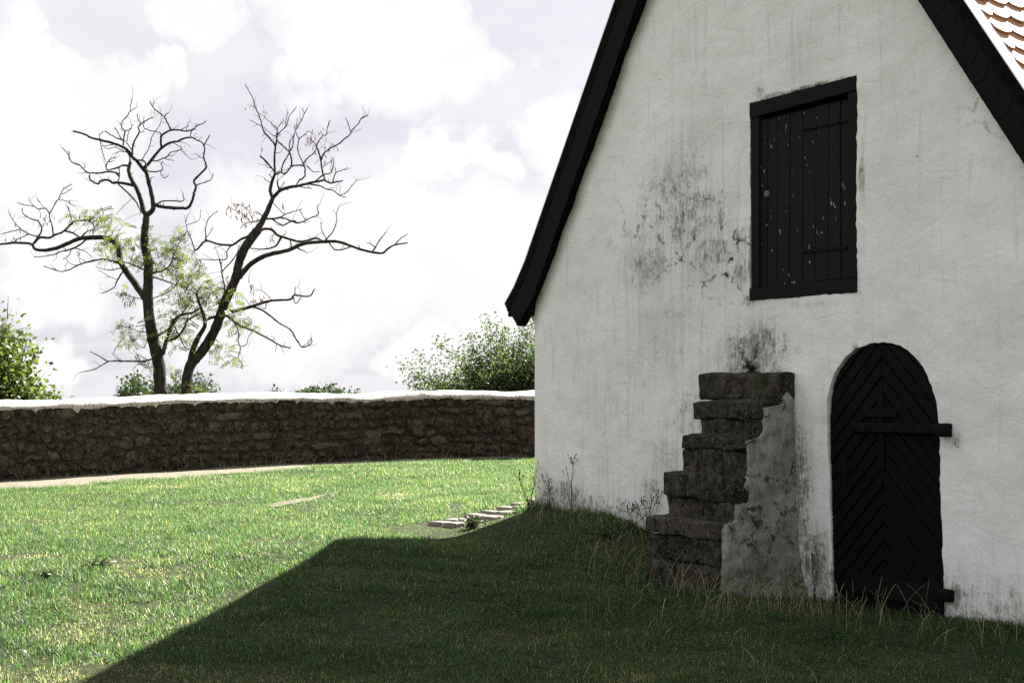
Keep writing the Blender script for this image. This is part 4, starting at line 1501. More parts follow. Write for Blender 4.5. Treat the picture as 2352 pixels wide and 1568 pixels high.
Lb = np.where((cu > -0.5) & (cu < Lc + 0.3) & (cv > -1.3) & (cv < 0.1), Lb * 0.38, Lb)      # trodden short beside the cobbles
for pol in SOIL:
    pm = np.array(pol).mean(0)
    Lb = np.where(((X - pm[0]) / 0.9) ** 2 + ((Y - pm[1] + 0.5) / 1.1) ** 2 < 1, Lb * 0.8, Lb)
Wb = rng.uniform(0.0028, 0.0048, nB) * SCl
lean = np.abs(rng.normal(0.55, 0.33, nB)); az = rng.uniform(0, 2 * math.pi, nB)
A = np.clip(rng.normal(0.38, 0.22, nB) + (0.5 - bald) * 0.6 + 0.25 * dryz, 0, 0.99)
A = np.where(rng.random(nB) < 0.03, 1.0, A)
lean = np.clip(lean, 0, 1.35)
bagg = Bag()
for far in (False, True):
    k_ = (Y >= 11.5) == far
    bagg.add(*blades(X[k_], Y[k_], Z[k_], Lb[k_], Wb[k_] * (1.3 if far else 1.0), lean[k_], az[k_], A[k_], simple=far))
for _ in range(230):                # coarser tufts
    ty = rng.uniform(6.8, 13.5); tx_ = rng.uniform(-0.36 * ty - 0.3, 0.36 * ty)
    if in_house(np.array([tx_]), np.array([ty]), -0.1)[0]: continue
    k_ = int(rng.integers(14, 34)); rs = rng.uniform(0.02, 0.05)
    bx0, by0 = tx_ + rng.normal(0, rs, k_), ty + rng.normal(0, rs, k_)
    bagg.add(*blades(bx0, by0, ground_np(bx0, by0) - 0.005, rng.uniform(0.05, 0.095, k_), rng.uniform(0.003, 0.0055, k_), np.abs(rng.normal(0.7, 0.3, k_)), np.arctan2(by0 - ty, bx0 - tx_), np.clip(rng.normal(0.22, 0.15, k_), 0, 0.6)))
nc = 26000
xc = rng.uniform(-4.2, 4.0, nc); yc = rng.uniform(6.5, 13.0, nc)
pcl = fnoise(xc * 1.1 + 70, yc * 1.1 + 30, 91, 3)
kc = (rng.random(nc) < np.clip((pcl - 0.5) * 4.5, 0.02, 1)) & ~in_house(xc, yc, -0.05)
xc, yc = xc[kc], yc[kc]
dcl = rng.normal(size=(len(xc), 3)); dcl[:, 2] = np.abs(dcl[:, 2]) * 0.3; dcl /= np.linalg.norm(dcl, axis=1, keepdims=True)
scl = np.cross(dcl, np.array([0, 0, 1.0])); scl /= np.linalg.norm(scl, axis=1, keepdims=True)
pc0 = np.c_[xc, yc, ground_np(xc, yc) + rng.uniform(0.012, 0.035, len(xc))]
lc = rng.uniform(0.012, 0.026, len(xc))[:, None]
Vc = np.stack([pc0, pc0 + dcl * lc * 0.6 + scl * lc * 0.42, pc0 + dcl * lc, pc0 + dcl * lc * 0.6 - scl * lc * 0.42], 1).reshape(-1, 3)
Tc = (np.arange(len(xc))[:, None, None] * 4 + np.array([[0, 1, 2], [0, 2, 3]])[None]).reshape(-1, 3)
bagg.add(Vc, Tc, np.repeat(rng.uniform(0.05, 0.5, len(xc)), 4))
print('grass blades', nB, 'triangles', sum(len(q) for q in bagg.T))
grass = link('grass', bagg.mesh('grass'), m_grass)
tag(grass, 'short trodden lawn grass, half sunlit and half in the house shadow', 'grass', kind='stuff')

# ------------------------------------------------------------------ tall dry grass beside stair, door and wall foot
bag = Bag()
drd = random.Random(17)


def stalk(x, y, h, lean_, az_, w, a, droop=1.0, head=False):
    z = g1(x, y) - 0.01
    n = 7
    P = []
    for i in range(n):
        f = i / (n - 1)
        r = h * lean_ * f ** 1.8 * droop
        P.append((x + math.cos(az_) * r, y + math.sin(az_) * r, z + h * f * (1 - 0.35 * droop * lean_ * f)))
    rad = [w * (1 - 0.6 * i / (n - 1)) for i in range(n)]
    if head:
        rad[-3] *= 1.8; rad[-2] *= 2.0; rad[-1] *= 0.8
    v, t_ = tube_np(P, rad, 3)
    bag.add(v, t_, a)


def cluster(px, py, n, spread, hmin, hmax, lean_=0.6, p=None):
    c = ground_hit(px, py)
    for _ in range(int(n * 0.75)):
        x, y = c.x + drd.gauss(0, spread), c.y + drd.gauss(0, spread)
        if in_house(np.array([x]), np.array([y]), -0.02)[0]: continue
        stalk(x, y, drd.uniform(hmin, hmax) * 0.85, drd.uniform(0.15, lean_ + 0.25), drd.uniform(0, 6.28), drd.uniform(0.0011, 0.0023), drd.uniform(0.0, 0.95), drd.uniform(0.6, 1.2), drd.random() < 0.4)


for (px, py, n, sp_, h0, h1) in ((1500, 1330, 55, 0.25, 0.18, 0.5), (1560, 1360, 50, 0.25, 0.18, 0.5), (1650, 1385, 45, 0.22, 0.15, 0.42), (1430, 1300, 26, 0.25, 0.2, 0.42), (1480, 1400, 26, 0.25, 0.12, 0.3),
                                 (1760, 1395, 60, 0.2, 0.12, 0.33), (1850, 1405, 60, 0.16, 0.12, 0.3), (1960, 1420, 22, 0.2, 0.15, 0.42), (2060, 1440, 24, 0.2, 0.15, 0.4), (2120, 1455, 14, 0.18, 0.12, 0.3), (2330, 1470, 40, 0.2, 0.12, 0.3),
                                 (1260, 1185, 35, 0.2, 0.12, 0.4), (1340, 1190, 40, 0.25, 0.10, 0.35), (1420, 1200, 40, 0.2, 0.10, 0.35), (1380, 1230, 24, 0.3, 0.1, 0.3), (1080, 1222, 14, 0.15, 0.08, 0.2),
                                 (1400, 1480, 12, 0.6, 0.06, 0.2), (1800, 1500, 22, 0.8, 0.06, 0.22), (2100, 1530, 22, 0.7, 0.06, 0.2), (1100, 1450, 14, 0.8, 0.06, 0.18), (700, 1500, 10, 0.6, 0.06, 0.18), (600, 1400, 8, 0.7, 0.05, 0.12)):
    cluster(px, py, n, sp_, h0, h1)
# tufts at the foot of the boundary wall
for _ in range(150):
    s = drd.uniform(wall_s(-8.5), wall_s(1.0)); p, tg, nr = wall_at(s)
    q = p + nr * (0.06 + abs(drd.gauss(0, 0.08)))
    stalk(q.x, q.y, drd.uniform(0.08, 0.28), drd.uniform(0.1, 0.7), drd.uniform(0, 6.28), 0.0035, drd.uniform(0, 0.9))
dryg = link('tall_dry_grass', bag.mesh('tall_dry_grass'), m_dry)
tag(dryg, 'loose yellow seed stalks of tall dry grass around stair, door and wall foot', 'grass', kind='stuff')

# darker green fringe at the foot of the gable
bag = Bag()
n = 9000
aa = rng.uniform(-HW - 0.15, HW + 0.2, n); dd2 = -np.abs(rng.normal(0.03, 0.09, n)) - 0.02
px_ = HO.x - DV.x * aa + NV.x * dd2; py_ = HO.y - DV.y * aa + NV.y * dd2
cl = fnoise(aa * 2.5, dd2 * 2 + 9, 77, 3)
ok = rng.random(n) < np.clip((cl - 0.3) * 2.2, 0.05, 1)
doorgap = (aa > door_out[0][0] + 0.35) & (aa < door_out[-1][0] + 0.1)
ok &= ~(doorgap & (rng.random(n) < 0.7))
px_, py_, cl, aa = px_[ok], py_[ok], cl[ok], aa[ok]
V, T, Aa = blades(px_, py_, ground_np(px_, py_) - 0.01, rng.uniform(0.05, 0.13, len(px_)) * (0.3 + cl) * np.where(aa < 0, 1.15, 0.8), rng.uniform(0.003, 0.006, len(px_)), np.abs(rng.normal(0.35, 0.25, len(px_))), rng.uniform(0, 6.28, len(px_)), np.clip(rng.normal(0.3, 0.3, len(px_)), 0, 1))
fr = link('wall_foot_grass', mesh_np('wall_foot_grass', V, T, Aa), m_grass)
tag(fr, 'ragged dark green grass fringe along the foot of the white gable', 'grass', kind='stuff')

# ------------------------------------------------------------------ leaves
def leaf_cards(P, size, rnd_, up=None, aspect=0.62):
    """folded leaf of four triangles at each point"""
    n = len(P)
    d = rng.normal(size=(n, 3)); d[:, 2] *= 0.6
    if up is not None: d += up
    d /= np.linalg.norm(d, axis=1, keepdims=True)
    r = rng.normal(size=(n, 3)); s_ = np.cross(d, r); s_ /= np.maximum(np.linalg.norm(s_, axis=1, keepdims=True), 1e-6)
    nn = np.cross(d, s_)
    L = np.asarray(size)[:, None]
    w = L * aspect * 0.5
    a = P; m = P + d * L * 0.5; tip = P + d * L
    l = P + d * L * 0.42 + s_ * w + nn * w * 0.35; r2 = P + d * L * 0.42 - s_ * w + nn * w * 0.35
    V = np.stack([a, l, tip, r2], 1).reshape(-1, 3)
    base = np.arange(n)[:, None, None] * 4
    T = (base + np.array([[0, 1, 2], [0, 2, 3]])[None]).reshape(-1, 3)
    return V, T, np.repeat(rnd_, 4)


def leafy(name, label, cat, base, targets, leaf_n, leaf_size, mats, trunk_r, seed, spread=0.35, part_names=('trunk', 'foliage'), sub=3, aspect=0.62, shoot_leaves=0.55):
    """a woody plant: limbs reach out from the base to target points, leaves clothe the outer part of each limb"""
    r = random.Random(seed)
    root = empty(name, base)
    tag(root, label, cat)
    B = Vector(base)
    wood, lv = Bag(), []
    cen = sum(targets, Vector()) / len(targets)
    fork = B.lerp(cen, 0.45)
    v, t_ = tube_np([B - B + Vector((0, 0, -0.3)), (fork - B) * 0.5 + Vector((r.uniform(-.1, .1), 0, 0)), fork - B], [trunk_r * 1.25, trunk_r, trunk_r * 0.8], 8)
    wood.add(v, t_)
    for tg_ in targets:
        st = B.lerp(fork, r.uniform(0.55, 1.0))
        mid = st.lerp(tg_, 0.5) + Vector((r.gauss(0, .12), r.gauss(0, .12), r.uniform(0.0, 0.25))) * (tg_ - st).length * 0.5
        pts = catmull([st - B, mid - B, tg_ - B], 6)
        ln = (tg_ - st).length
        r0 = max(trunk_r * 0.28, 0.004)
        v, t_ = tube_np(pts, [r0 * (1 - 0.9 * i / (len(pts) - 1)) for i in range(len(pts))], 5)
        wood.add(v, t_)
        for _ in range(leaf_n):
            f = 1 - abs(r.gauss(0, shoot_leaves)); f = max(0.15, min(1.0, f))
            q = pts[int(f * (len(pts) - 1))]
            k = spread * ln * (0.35 + 0.65 * r.random()) * (1.15 - 0.7 * f)
            lv.append((q.x + r.gauss(0, k), q.y + r.gauss(0, k), q.z + r.gauss(0, k * 0.8)))
        for _ in range(sub):
            f = r.uniform(0.4, 0.95); q = pts[int(f * (len(pts) - 1))]
            e2 = q + Vector((r.gauss(0, 1), r.gauss(0, 1), r.gauss(0.25, 0.8))) * spread * ln * 0.5
            v, t_ = tube_np([q, q.lerp(e2, 0.5) + Vector((0, 0, 0.02)), e2], [r0 * 0.4, r0 * 0.28, r0 * 0.12], 4)
            wood.add(v, t_)
    P = np.array(lv)
    V, T, Aa = leaf_cards(P, rng.uniform(0.7, 1.25, len(P)) * leaf_size, rng.random(len(P)), up=np.array([0, 0, -0.15]), aspect=aspect)
    link(part_names[0], wood.mesh(part_names[0], True), mats[0], root)
    lo = Bag(); lo.add(V, T, Aa)
    link(part_names[1], lo.mesh(part_names[1]), mats[1], root)
    return root


def ell_targets(spec, Y, n, dy, seed):
    """points inside ellipses given in the picture plane at distance Y, spread dy in depth"""
    r = random.Random(seed); out = []
    tot = sum(e[2] * e[3] for e in spec)
    for (cx, cy, rx, ry) in spec:
        k = max(2, int(round(n * rx * ry / tot)))
        for _ in range(k):
            while True:
                u, v, w = r.uniform(-1, 1), r.uniform(-1, 1), r.uniform(-1, 1)
                if u * u + v * v + w * w < 1: break
            out.append(at(cx + u * rx, cy + v * ry, Y + w * dy))
    return out


m_bark = bark_mat('dark bark', (0.010, 0.009, 0.007), (0.06, 0.052, 0.04))
m_bark2 = bark_mat('shrub bark', (0.02, 0.017, 0.012), (0.06, 0.05, 0.035))
m_leafA = leaf_mat('bright maple leaf', (0.035, 0.065, 0.014), (0.11, 0.145, 0.035), 0.5)
m_leafB = leaf_mat('shrub leaf', (0.030, 0.055, 0.020), (0.085, 0.12, 0.042), 0.5)
m_leafC = leaf_mat('far tree leaf', (0.030, 0.055, 0.028), (0.055, 0.085, 0.045), 0.35)
m_leafD = leaf_mat('locust leaf', (0.055, 0.085, 0.022), (0.14, 0.165, 0.06), 0.5)

def base_on_ground(px, Y):
    q = at(px, 900, Y); return (q.x, q.y, g1(q.x, q.y))

tg = ell_targets([(-70, 780, 130, 105), (-5, 755, 60, 58), (25, 800, 62, 55), (70, 868, 62, 42), (-40, 890, 150, 60), (35, 870, 70, 50)], 27.5, 150, 1.3, 3)
tg += [at(148, 905, 27.2), at(120, 893, 27.0), at(95, 802, 27.6), at(28, 705, 27.3), at(92, 860, 27.4)]
leafy('leafy_tree', 'bright green broad-leaved tree rising behind the left end of the stone wall', 'tree', base_on_ground(-60, 27.5), tg, 100, 0.105, (m_bark2, m_leafA), 0.09, 5, 0.17, ('trunk', 'crown'), aspect=0.85)

tg = ell_targets([(1215, 840, 120, 92), (1130, 830, 75, 75), (1060, 850, 70, 50), (980, 870, 50, 32), (1300, 820, 110, 120), (1180, 890, 250, 40)], 33.0, 190, 1.6, 8)
tg += [at(1117, 712, 33), at(1078, 752, 33.2), at(1000, 775, 32.6), at(958, 802, 32.9), at(1058, 800, 33.2), at(915, 826, 33.0), at(940, 850, 33), at(930, 880, 33), at(1160, 735, 33.2), at(1140, 742, 32.8), at(1200, 738, 33.2), at(1225, 722, 33)]
leafy('shrub', 'airy green shrub between the stone wall and the house corner', 'shrub', base_on_ground(1190, 33.0), tg, 300, 0.072, (m_bark2, m_leafB), 0.07, 9, 0.13, ('stem', 'foliage'), shoot_leaves=0.42)

tg = ell_targets([(318, 882, 58, 42), (440, 880, 68, 44), (485, 898, 40, 28), (380, 895, 120, 30), (285, 898, 32, 30)], 75.0, 130, 2.2, 13)
leafy('round_tree', 'dark green tree far behind the bare tree trunks', 'tree', base_on_ground(385, 75.0), tg, 150, 0.20, (m_bark2, m_leafC), 0.22, 15, 0.09, ('trunk', 'crown'), aspect=0.8)
tg = ell_targets([(745, 892, 52, 24), (800, 900, 32, 16), (695, 900, 32, 16)], 110.0, 70, 2.5, 14)
leafy('distant_tree', 'small rounded distant tree top right of the bare tree above the wall', 'tree', base_on_ground(748, 110.0), tg, 120, 0.28, (m_bark2, m_leafC), 0.25, 16, 0.10, ('trunk', 'crown'), aspect=0.8)
tg = ell_targets([(640, 894, 28, 16), (622, 900, 14, 12)], 115.0, 20, 1.5, 19)
leafy('sparse_tree', 'faint sparse distant tree top just above the coping right of the bare tree', 'tree', base_on_ground(636, 115.0), tg, 50, 0.26, (m_bark2, m_leafC), 0.15, 18, 0.10, ('trunk', 'crown'), aspect=0.8)

# ------------------------------------------------------------------ half-dead locust tree with two stems
def VA(pts): return [((0 + x / 3.92) * .9408, (230 + y / 3.92) * .9408) for x, y in pts]
def VB(pts): return [((460 + x / 3.92) * .9408, (200 + y / 3.92) * .9408) for x, y in pts]
def VC(pts): return [((200 + x / 3.733) * .9408, (560 + y / 3.733) * .9408) for x, y in pts]
def VZ(pts): return [((0 + x / 1.96) * .9408, (200 + y / 1.96) * .9408) for x, y in pts]
# (view, start width px, end width px (2352 px view), stem 0 left / 1 right, points)
BR = [
 (VZ, 34, 16, 0, [(772, 1640), (770, 1500), (765, 1420), (758, 1340), (735, 1240), (718, 1150), (708, 1060), (708, 980), (710, 900), (708, 850), (695, 790), (692, 730), (697, 680), (700, 645)]),
 (VZ, 31, 23, 1, [(890, 1640), (893, 1500), (895, 1430), (905, 1370), (935, 1310)]),
 (VC, 24, 21, 1, [(1010, 1200), (1060, 1150), (1110, 1090), (1180, 980), (1230, 870), (1270, 760), (1310, 640), (1370, 520), (1410, 420), (1430, 310), (1480, 180), (1560, 60), (1610, 0)]),
 (VB, 21, 10, 1, [(560, 1568), (600, 1510), (650, 1430), (720, 1310), (770, 1200), (810, 1110)]),
 (VB, 10, 6, 1, [(810, 1110), (785, 1050), (795, 970), (825, 890), (830, 860)]),
 (VB, 6, 3.5, 1, [(830, 860), (822, 760), (830, 640), (845, 560), (850, 480), (855, 440)]),
 (VB, 9, 3, 1, [(812, 1105), (880, 1040), (960, 1010), (1050, 995), (1150, 970), (1250, 950), (1300, 940), (1350, 965), (1410, 960), (1475, 945)]),
 (VA, 12, 8, 0, [(1400, 1165), (1370, 1100), (1350, 1020), (1310, 910), (1265, 830), (1235, 750), (1235, 700), (1250, 650)]),
 (VA, 4, 2, 0, [(1250, 650), (1240, 590), (1200, 530), (1180, 500)]),
 (VA, 12, 4, 0, [(1400, 1165), (1460, 1110), (1465, 1040), (1445, 930), (1420, 830), (1400, 750), (1370, 715), (1310, 640), (1265, 600), (1240, 560), (1200, 520), (1140, 490), (1050, 460), (960, 440), (870, 415), (800, 380), (700, 355)]),
 (VA, 8, 2.5, 0, [(1370, 715), (1440, 640), (1520, 540), (1580, 490), (1640, 460), (1700, 450), (1770, 420), (1830, 415), (1885, 440), (1930, 460), (1955, 500)]),
 (VA, 9, 2.5, 0, [(1470, 1050), (1540, 1075), (1640, 1085), (1740, 1090), (1800, 1085), (1835, 1030), (1860, 940), (1875, 880), (1855, 830), (1900, 780), (1970, 705), (1965, 650), (1950, 600), (1960, 520), (1955, 490), (1980, 440), (2010, 390)]),
 (VA, 6, 2, 0, [(1545, 520), (1540, 450), (1545, 400), (1600, 360), (1640, 345), (1720, 345), (1780, 355), (1850, 335), (1890, 300), (1940, 285), (1975, 255)]),
 (VA, 4, 2, 0, [(1640, 345), (1610, 290), (1570, 215), (1500, 160), (1460, 120), (1435, 65)]),
 (VA, 3, 2, 0, [(1570, 215), (1590, 190), (1615, 175)]), (VA, 2, 1.5, 0, [(1460, 115), (1480, 90)]), (VA, 2.5, 1.5, 0, [(1720, 345), (1770, 320), (1805, 295)]),
 (VA, 3, 1.8, 0, [(1830, 415), (1825, 370), (1870, 320), (1875, 285)]),
 (VA, 3, 1.5, 0, [(1545, 400), (1530, 370), (1480, 355), (1420, 345), (1375, 315), (1380, 260), (1375, 205)]),
 (VA, 2.5, 1.5, 0, [(1365, 630), (1385, 580), (1420, 530), (1450, 420), (1490, 350), (1530, 290), (1545, 225)]),
 (VA, 5, 2, 0, [(1265, 595), (1270, 500), (1290, 440), (1330, 370), (1325, 310), (1380, 265), (1430, 235), (1465, 230)]),
 (VA, 2.5, 1.8, 0, [(1350, 282), (1320, 230), (1315, 180)]), (VA, 2, 1.5, 0, [(1330, 370), (1380, 360)]),
 (VA, 4, 1.8, 0, [(1180, 500), (1180, 440), (1195, 370), (1165, 310), (1160, 280), (1200, 230), (1245, 165), (1250, 100), (1265, 40)]),
 (VA, 2, 1.5, 0, [(1245, 165), (1310, 125)]), (VA, 2.5, 1.5, 0, [(1195, 355), (1245, 335), (1268, 285)]), (VA, 2.5, 1.5, 0, [(1215, 445), (1225, 390), (1268, 290)]),
 (VA, 2.5, 1.8, 0, [(1160, 430), (1130, 370), (1100, 315)]), (VA, 3, 2.5, 0, [(1180, 440), (1100, 410), (1040, 375), (1005, 355)]),
 (VA, 3, 1.8, 0, [(1255, 530), (1215, 465), (1180, 440)]),
 (VA, 2, 1.5, 0, [(960, 440), (955, 395), (985, 355)]), (VA, 2, 1.5, 0, [(960, 440), (970, 520), (995, 600), (1015, 650)]),
 (VA, 2.5, 1.5, 0, [(1090, 480), (1020, 490), (965, 497)]), (VA, 2.5, 1.5, 0, [(1190, 545), (1130, 520), (1090, 508), (1040, 525), (995, 510)]), (VA, 2.2, 1.5, 0, [(1240, 555), (1160, 548), (1110, 560)]),
 (VA, 5, 2, 0, [(1240, 690), (1180, 683), (1120, 705), (1060, 722), (1025, 725), (1015, 690), (1030, 655), (1060, 625), (1105, 600)]),
 (VA, 2, 1.5, 0, [(1030, 650), (1060, 648), (1080, 640)]), (VA, 3, 3, 0, [(1140, 700), (1140, 760), (1145, 790), (1120, 850)]),
 (VA, 7, 3.5, 0, [(1275, 875), (1200, 855), (1120, 845), (1080, 850), (1040, 825), (1000, 822), (955, 835), (940, 858), (890, 840), (860, 810), (855, 770)]),
 (VA, 5, 2, 0, [(1143, 785), (1100, 750), (1050, 742), (960, 755), (890, 755), (830, 745), (790, 705), (740, 670), (680, 645), (660, 580), (620, 540), (598, 512)]),
 (VA, 2, 1.5, 0, [(660, 580), (672, 550)]), (VA, 2, 1.5, 0, [(800, 715), (815, 690), (812, 665)]),
 (VA, 4, 3, 0, [(1125, 860), (1180, 905), (1240, 965), (1300, 1025), (1330, 1085), (1355, 1135)]),
 (VA, 4, 2, 0, [(1310, 630), (1380, 640), (1400, 700), (1430, 740), (1535, 735), (1555, 700), (1540, 670), (1560, 645)]), (VA, 2.5, 1.5, 0, [(1535, 735), (1550, 780), (1580, 800), (1615, 780)]),
 (VA, 3.5, 1.8, 0, [(1440, 635), (1500, 640), (1560, 615), (1600, 600), (1630, 560), (1735, 530), (1700, 490), (1650, 465)]), (VA, 2, 1.5, 0, [(1735, 530), (1790, 590), (1825, 625)]), (VA, 2, 1.5, 0, [(1580, 610), (1620, 630), (1670, 640)]),
 (VA, 3, 1.8, 0, [(1875, 870), (1940, 850), (2010, 825), (2040, 770)]), (VA, 4, 2, 0, [(1500, 1055), (1550, 1025), (1640, 1020), (1750, 1025), (1752, 950)]), (VA, 2, 1.5, 0, [(1950, 620), (1910, 600), (1875, 570)]),
 (VA, 2, 1.5, 0, [(1440, 850), (1450, 800), (1475, 795)]),
 (VZ, 17, 5, 0, [(705, 1050), (650, 970), (600, 900), (575, 850), (570, 800), (545, 765), (500, 745), (440, 745), (380, 750), (320, 775), (270, 795), (210, 805), (170, 800), (155, 780), (130, 772), (60, 770), (0, 778)]),
 (VA, 6, 2, 0, [(310, 1450), (340, 1400), (400, 1300), (370, 1220), (290, 1190), (220, 1140), (215, 1090)]),
 (VA, 7, 2.5, 0, [(330, 1420), (380, 1370), (470, 1375), (520, 1350), (610, 1310), (690, 1230), (760, 1210), (860, 1215), (900, 1270), (890, 1340)]),
 (VA, 4, 1.8, 0, [(510, 1345), (500, 1270), (475, 1170), (500, 1100), (560, 1000), (610, 910), (690, 860)]), (VA, 3, 1.8, 0, [(480, 1140), (430, 1090), (370, 1100), (330, 1075), (240, 1060), (175, 1040)]),
 (VA, 4, 1.5, 0, [(370, 1365), (260, 1330), (190, 1280), (140, 1230), (80, 1130)]), (VA, 3, 1.5, 0, [(200, 1290), (120, 1310), (40, 1330), (10, 1340)]), (VA, 3, 1.5, 0, [(280, 1340), (200, 1370), (100, 1430), (0, 1440)]),
 (VA, 5, 4, 0, [(620, 1305), (700, 1330), (770, 1375)]), (VA, 5, 2, 0, [(770, 1375), (820, 1320), (890, 1290)]), (VA, 2, 1.5, 0, [(690, 1210), (660, 1110), (630, 1050)]), (VA, 2, 1.5, 0, [(430, 1095), (400, 1060), (350, 990)]),
 (VA, 2, 1.2, 0, [(590, 960), (650, 930), (690, 900)]), (VA, 2, 1.2, 0, [(560, 1010), (620, 1020), (690, 1060)]), (VA, 1.8, 1.2, 0, [(330, 1075), (280, 1020), (278, 980)]),
 (VZ, 5, 2, 0, [(585, 875), (510, 850), (450, 855), (390, 870), (330, 900), (280, 905), (210, 880)]), (VZ, 4, 2, 0, [(590, 905), (560, 950), (545, 985), (490, 1010)]), (VZ, 5, 2, 0, [(420, 748), (380, 780), (330, 805), (300, 810), (240, 830), (165, 838)]),
 (VZ, 2.5, 1.5, 0, [(340, 800), (330, 830), (300, 850)]), (VZ, 2.5, 1.5, 0, [(350, 795), (410, 810), (440, 840)]), (VZ, 3, 1.5, 0, [(590, 890), (520, 900), (460, 885)]), (VZ, 1.8, 1.2, 0, [(560, 945), (520, 930), (470, 900)]),
 (VZ, 5, 2, 0, [(735, 1325), (690, 1335), (640, 1335), (560, 1335), (520, 1335), (470, 1310), (430, 1290)]), (VZ, 3, 1.5, 0, [(520, 1335), (460, 1370), (380, 1390)]), (VZ, 2, 1.2, 0, [(580, 1333), (540, 1305)]), (VZ, 2.5, 1.5, 0, [(710, 1330), (680, 1315), (650, 1295)]),
 (VZ, 2.5, 1.5, 0, [(715, 1180), (690, 1270), (650, 1245)]),
 (VC, 11, 4, 0, [(735, 1140), (760, 1040), (800, 920), (830, 840), (900, 780), (1000, 760), (1070, 720)]),
 (VC, 16, 5, 1, [(985, 1230), (1010, 1100), (1060, 980), (1120, 880), (1110, 790), (1075, 690), (1040, 580)]), (VC, 9, 6, 1, [(1135, 820), (1170, 805), (1240, 790)]),
 (VC, 5, 2, 0, [(640, 400), (720, 380), (800, 330), (850, 200), (900, 100), (960, 20)]), (VC, 4, 2, 0, [(640, 430), (740, 460), (860, 510), (960, 540), (1030, 580)]), (VC, 5, 2, 0, [(690, 970), (760, 930), (840, 860), (920, 760), (1000, 640)]),
 (VC, 5, 5, 0, [(800, 1010), (870, 980), (930, 900), (960, 830), (1060, 770)]), (VC, 4, 2, 0, [(850, 890), (890, 980), (920, 1040), (970, 1100)]), (VC, 4, 2, 0, [(580, 375), (480, 330), (400, 300), (320, 290)]),
 (VC, 3, 1.5, 0, [(640, 630), (720, 600), (800, 560)]), (VC, 2.5, 1.5, 0, [(600, 940), (520, 930), (440, 900)]), (VC, 2.5, 1.5, 0, [(570, 640), (480, 620), (400, 590)]),
 (VB, 4.5, 2, 1, [(835, 620), (780, 540), (730, 490), (705, 420), (690, 360), (660, 280), (635, 230), (625, 170), (590, 110), (545, 30)]), (VB, 2.5, 1.5, 1, [(700, 425), (640, 395), (585, 365)]),
 (VB, 3.5, 1.8, 1, [(845, 545), (860, 500), (910, 450), (945, 400), (970, 320), (1035, 240)]), (VB, 2, 1.5, 1, [(930, 410), (940, 340), (950, 280)]), (VB, 2, 1.5, 1, [(855, 445), (800, 400), (740, 350), (680, 300)]), (VB, 2, 1.5, 1, [(855, 440), (900, 380), (910, 350)]), (VB, 2, 1.5, 1, [(840, 530), (780, 490), (720, 430)]),
 (VB, 4, 4, 1, [(850, 555), (900, 610), (960, 665), (985, 730), (985, 800), (960, 840), (920, 880), (880, 865), (840, 890)]),
 (VB, 4, 2, 1, [(890, 860), (910, 780), (960, 690), (1000, 610), (1015, 500), (1040, 440), (1080, 370), (1135, 255)]), (VB, 2.5, 1.8, 1, [(960, 660), (970, 570), (1010, 510)]), (VB, 2, 1.3, 1, [(1080, 370), (1062, 345)]), (VB, 2, 1.3, 1, [(1110, 300), (1085, 250)]),
 (VB, 4, 3.5, 1, [(985, 805), (1040, 800), (1110, 810), (1115, 860), (1110, 910), (1060, 940), (1035, 990)]), (VB, 4, 2, 1, [(1108, 800), (1070, 720), (1045, 640), (1055, 550), (1030, 490)]), (VB, 2.5, 1.5, 1, [(1055, 545), (1110, 510), (1150, 470), (1190, 500)]),
 (VB, 3.5, 2, 1, [(1100, 780), (1140, 730), (1190, 690), (1225, 630), (1200, 580), (1150, 540)]), (VB, 3, 1.8, 1, [(1225, 615), (1270, 530), (1320, 500), (1330, 430), (1355, 370)]), (VB, 4, 4, 1, [(1225, 615), (1250, 680), (1270, 760), (1280, 850), (1305, 935)]),
 (VB, 4.5, 2, 1, [(1270, 750), (1300, 680), (1350, 640), (1450, 580), (1540, 510), (1560, 470), (1620, 410), (1660, 350), (1720, 320)]), (VB, 2.5, 1.5, 1, [(1550, 475), (1530, 400), (1505, 345)]),
 (VB, 3, 1.8, 1, [(1130, 800), (1160, 830), (1200, 860), (1260, 860)]), (VB, 4, 2, 1, [(1210, 950), (1290, 890), (1360, 870), (1390, 800), (1385, 745)]), (VB, 3, 1.5, 1, [(1380, 955), (1410, 870), (1460, 850), (1530, 820)]), (VB, 2, 1.3, 1, [(1410, 865), (1405, 815)]), (VB, 2, 1.3, 1, [(1280, 820), (1330, 780), (1385, 745)]),
 (VB, 4, 2, 1, [(1150, 975), (1260, 995), (1320, 1025), (1390, 1040), (1440, 1085), (1510, 1105)]), (VB, 2.5, 1.3, 1, [(1440, 1085), (1510, 1060), (1570, 990), (1610, 930)]), (VB, 2.5, 1.5, 1, [(1060, 998), (1130, 1015), (1185, 1020)]),
 (VB, 5, 4, 1, [(825, 855), (800, 830), (740, 760), (685, 708)]), (VB, 3, 2, 1, [(810, 940), (770, 880)]), (VB, 2, 1.3, 1, [(795, 970), (720, 925)]), (VB, 3.5, 2, 1, [(870, 1050), (880, 1020), (915, 950)]), (VB, 4, 3, 1, [(868, 1040), (855, 990), (850, 940)]),
 (VB, 5, 2, 1, [(725, 1310), (810, 1310), (870, 1300), (930, 1310), (1030, 1345), (1090, 1340), (1160, 1305), (1240, 1270), (1235, 1220), (1240, 1180)]), (VB, 3, 1.8, 1, [(870, 1300), (930, 1265), (1000, 1245), (1090, 1220)]), (VB, 4, 3, 1, [(800, 1312), (860, 1355), (910, 1370), (1000, 1330), (1040, 1345)]), (VB, 2, 1.5, 1, [(810, 1160), (880, 1230), (930, 1280)]), (VB, 2, 1.3, 1, [(1120, 1320), (1085, 1270), (1070, 1210)]),
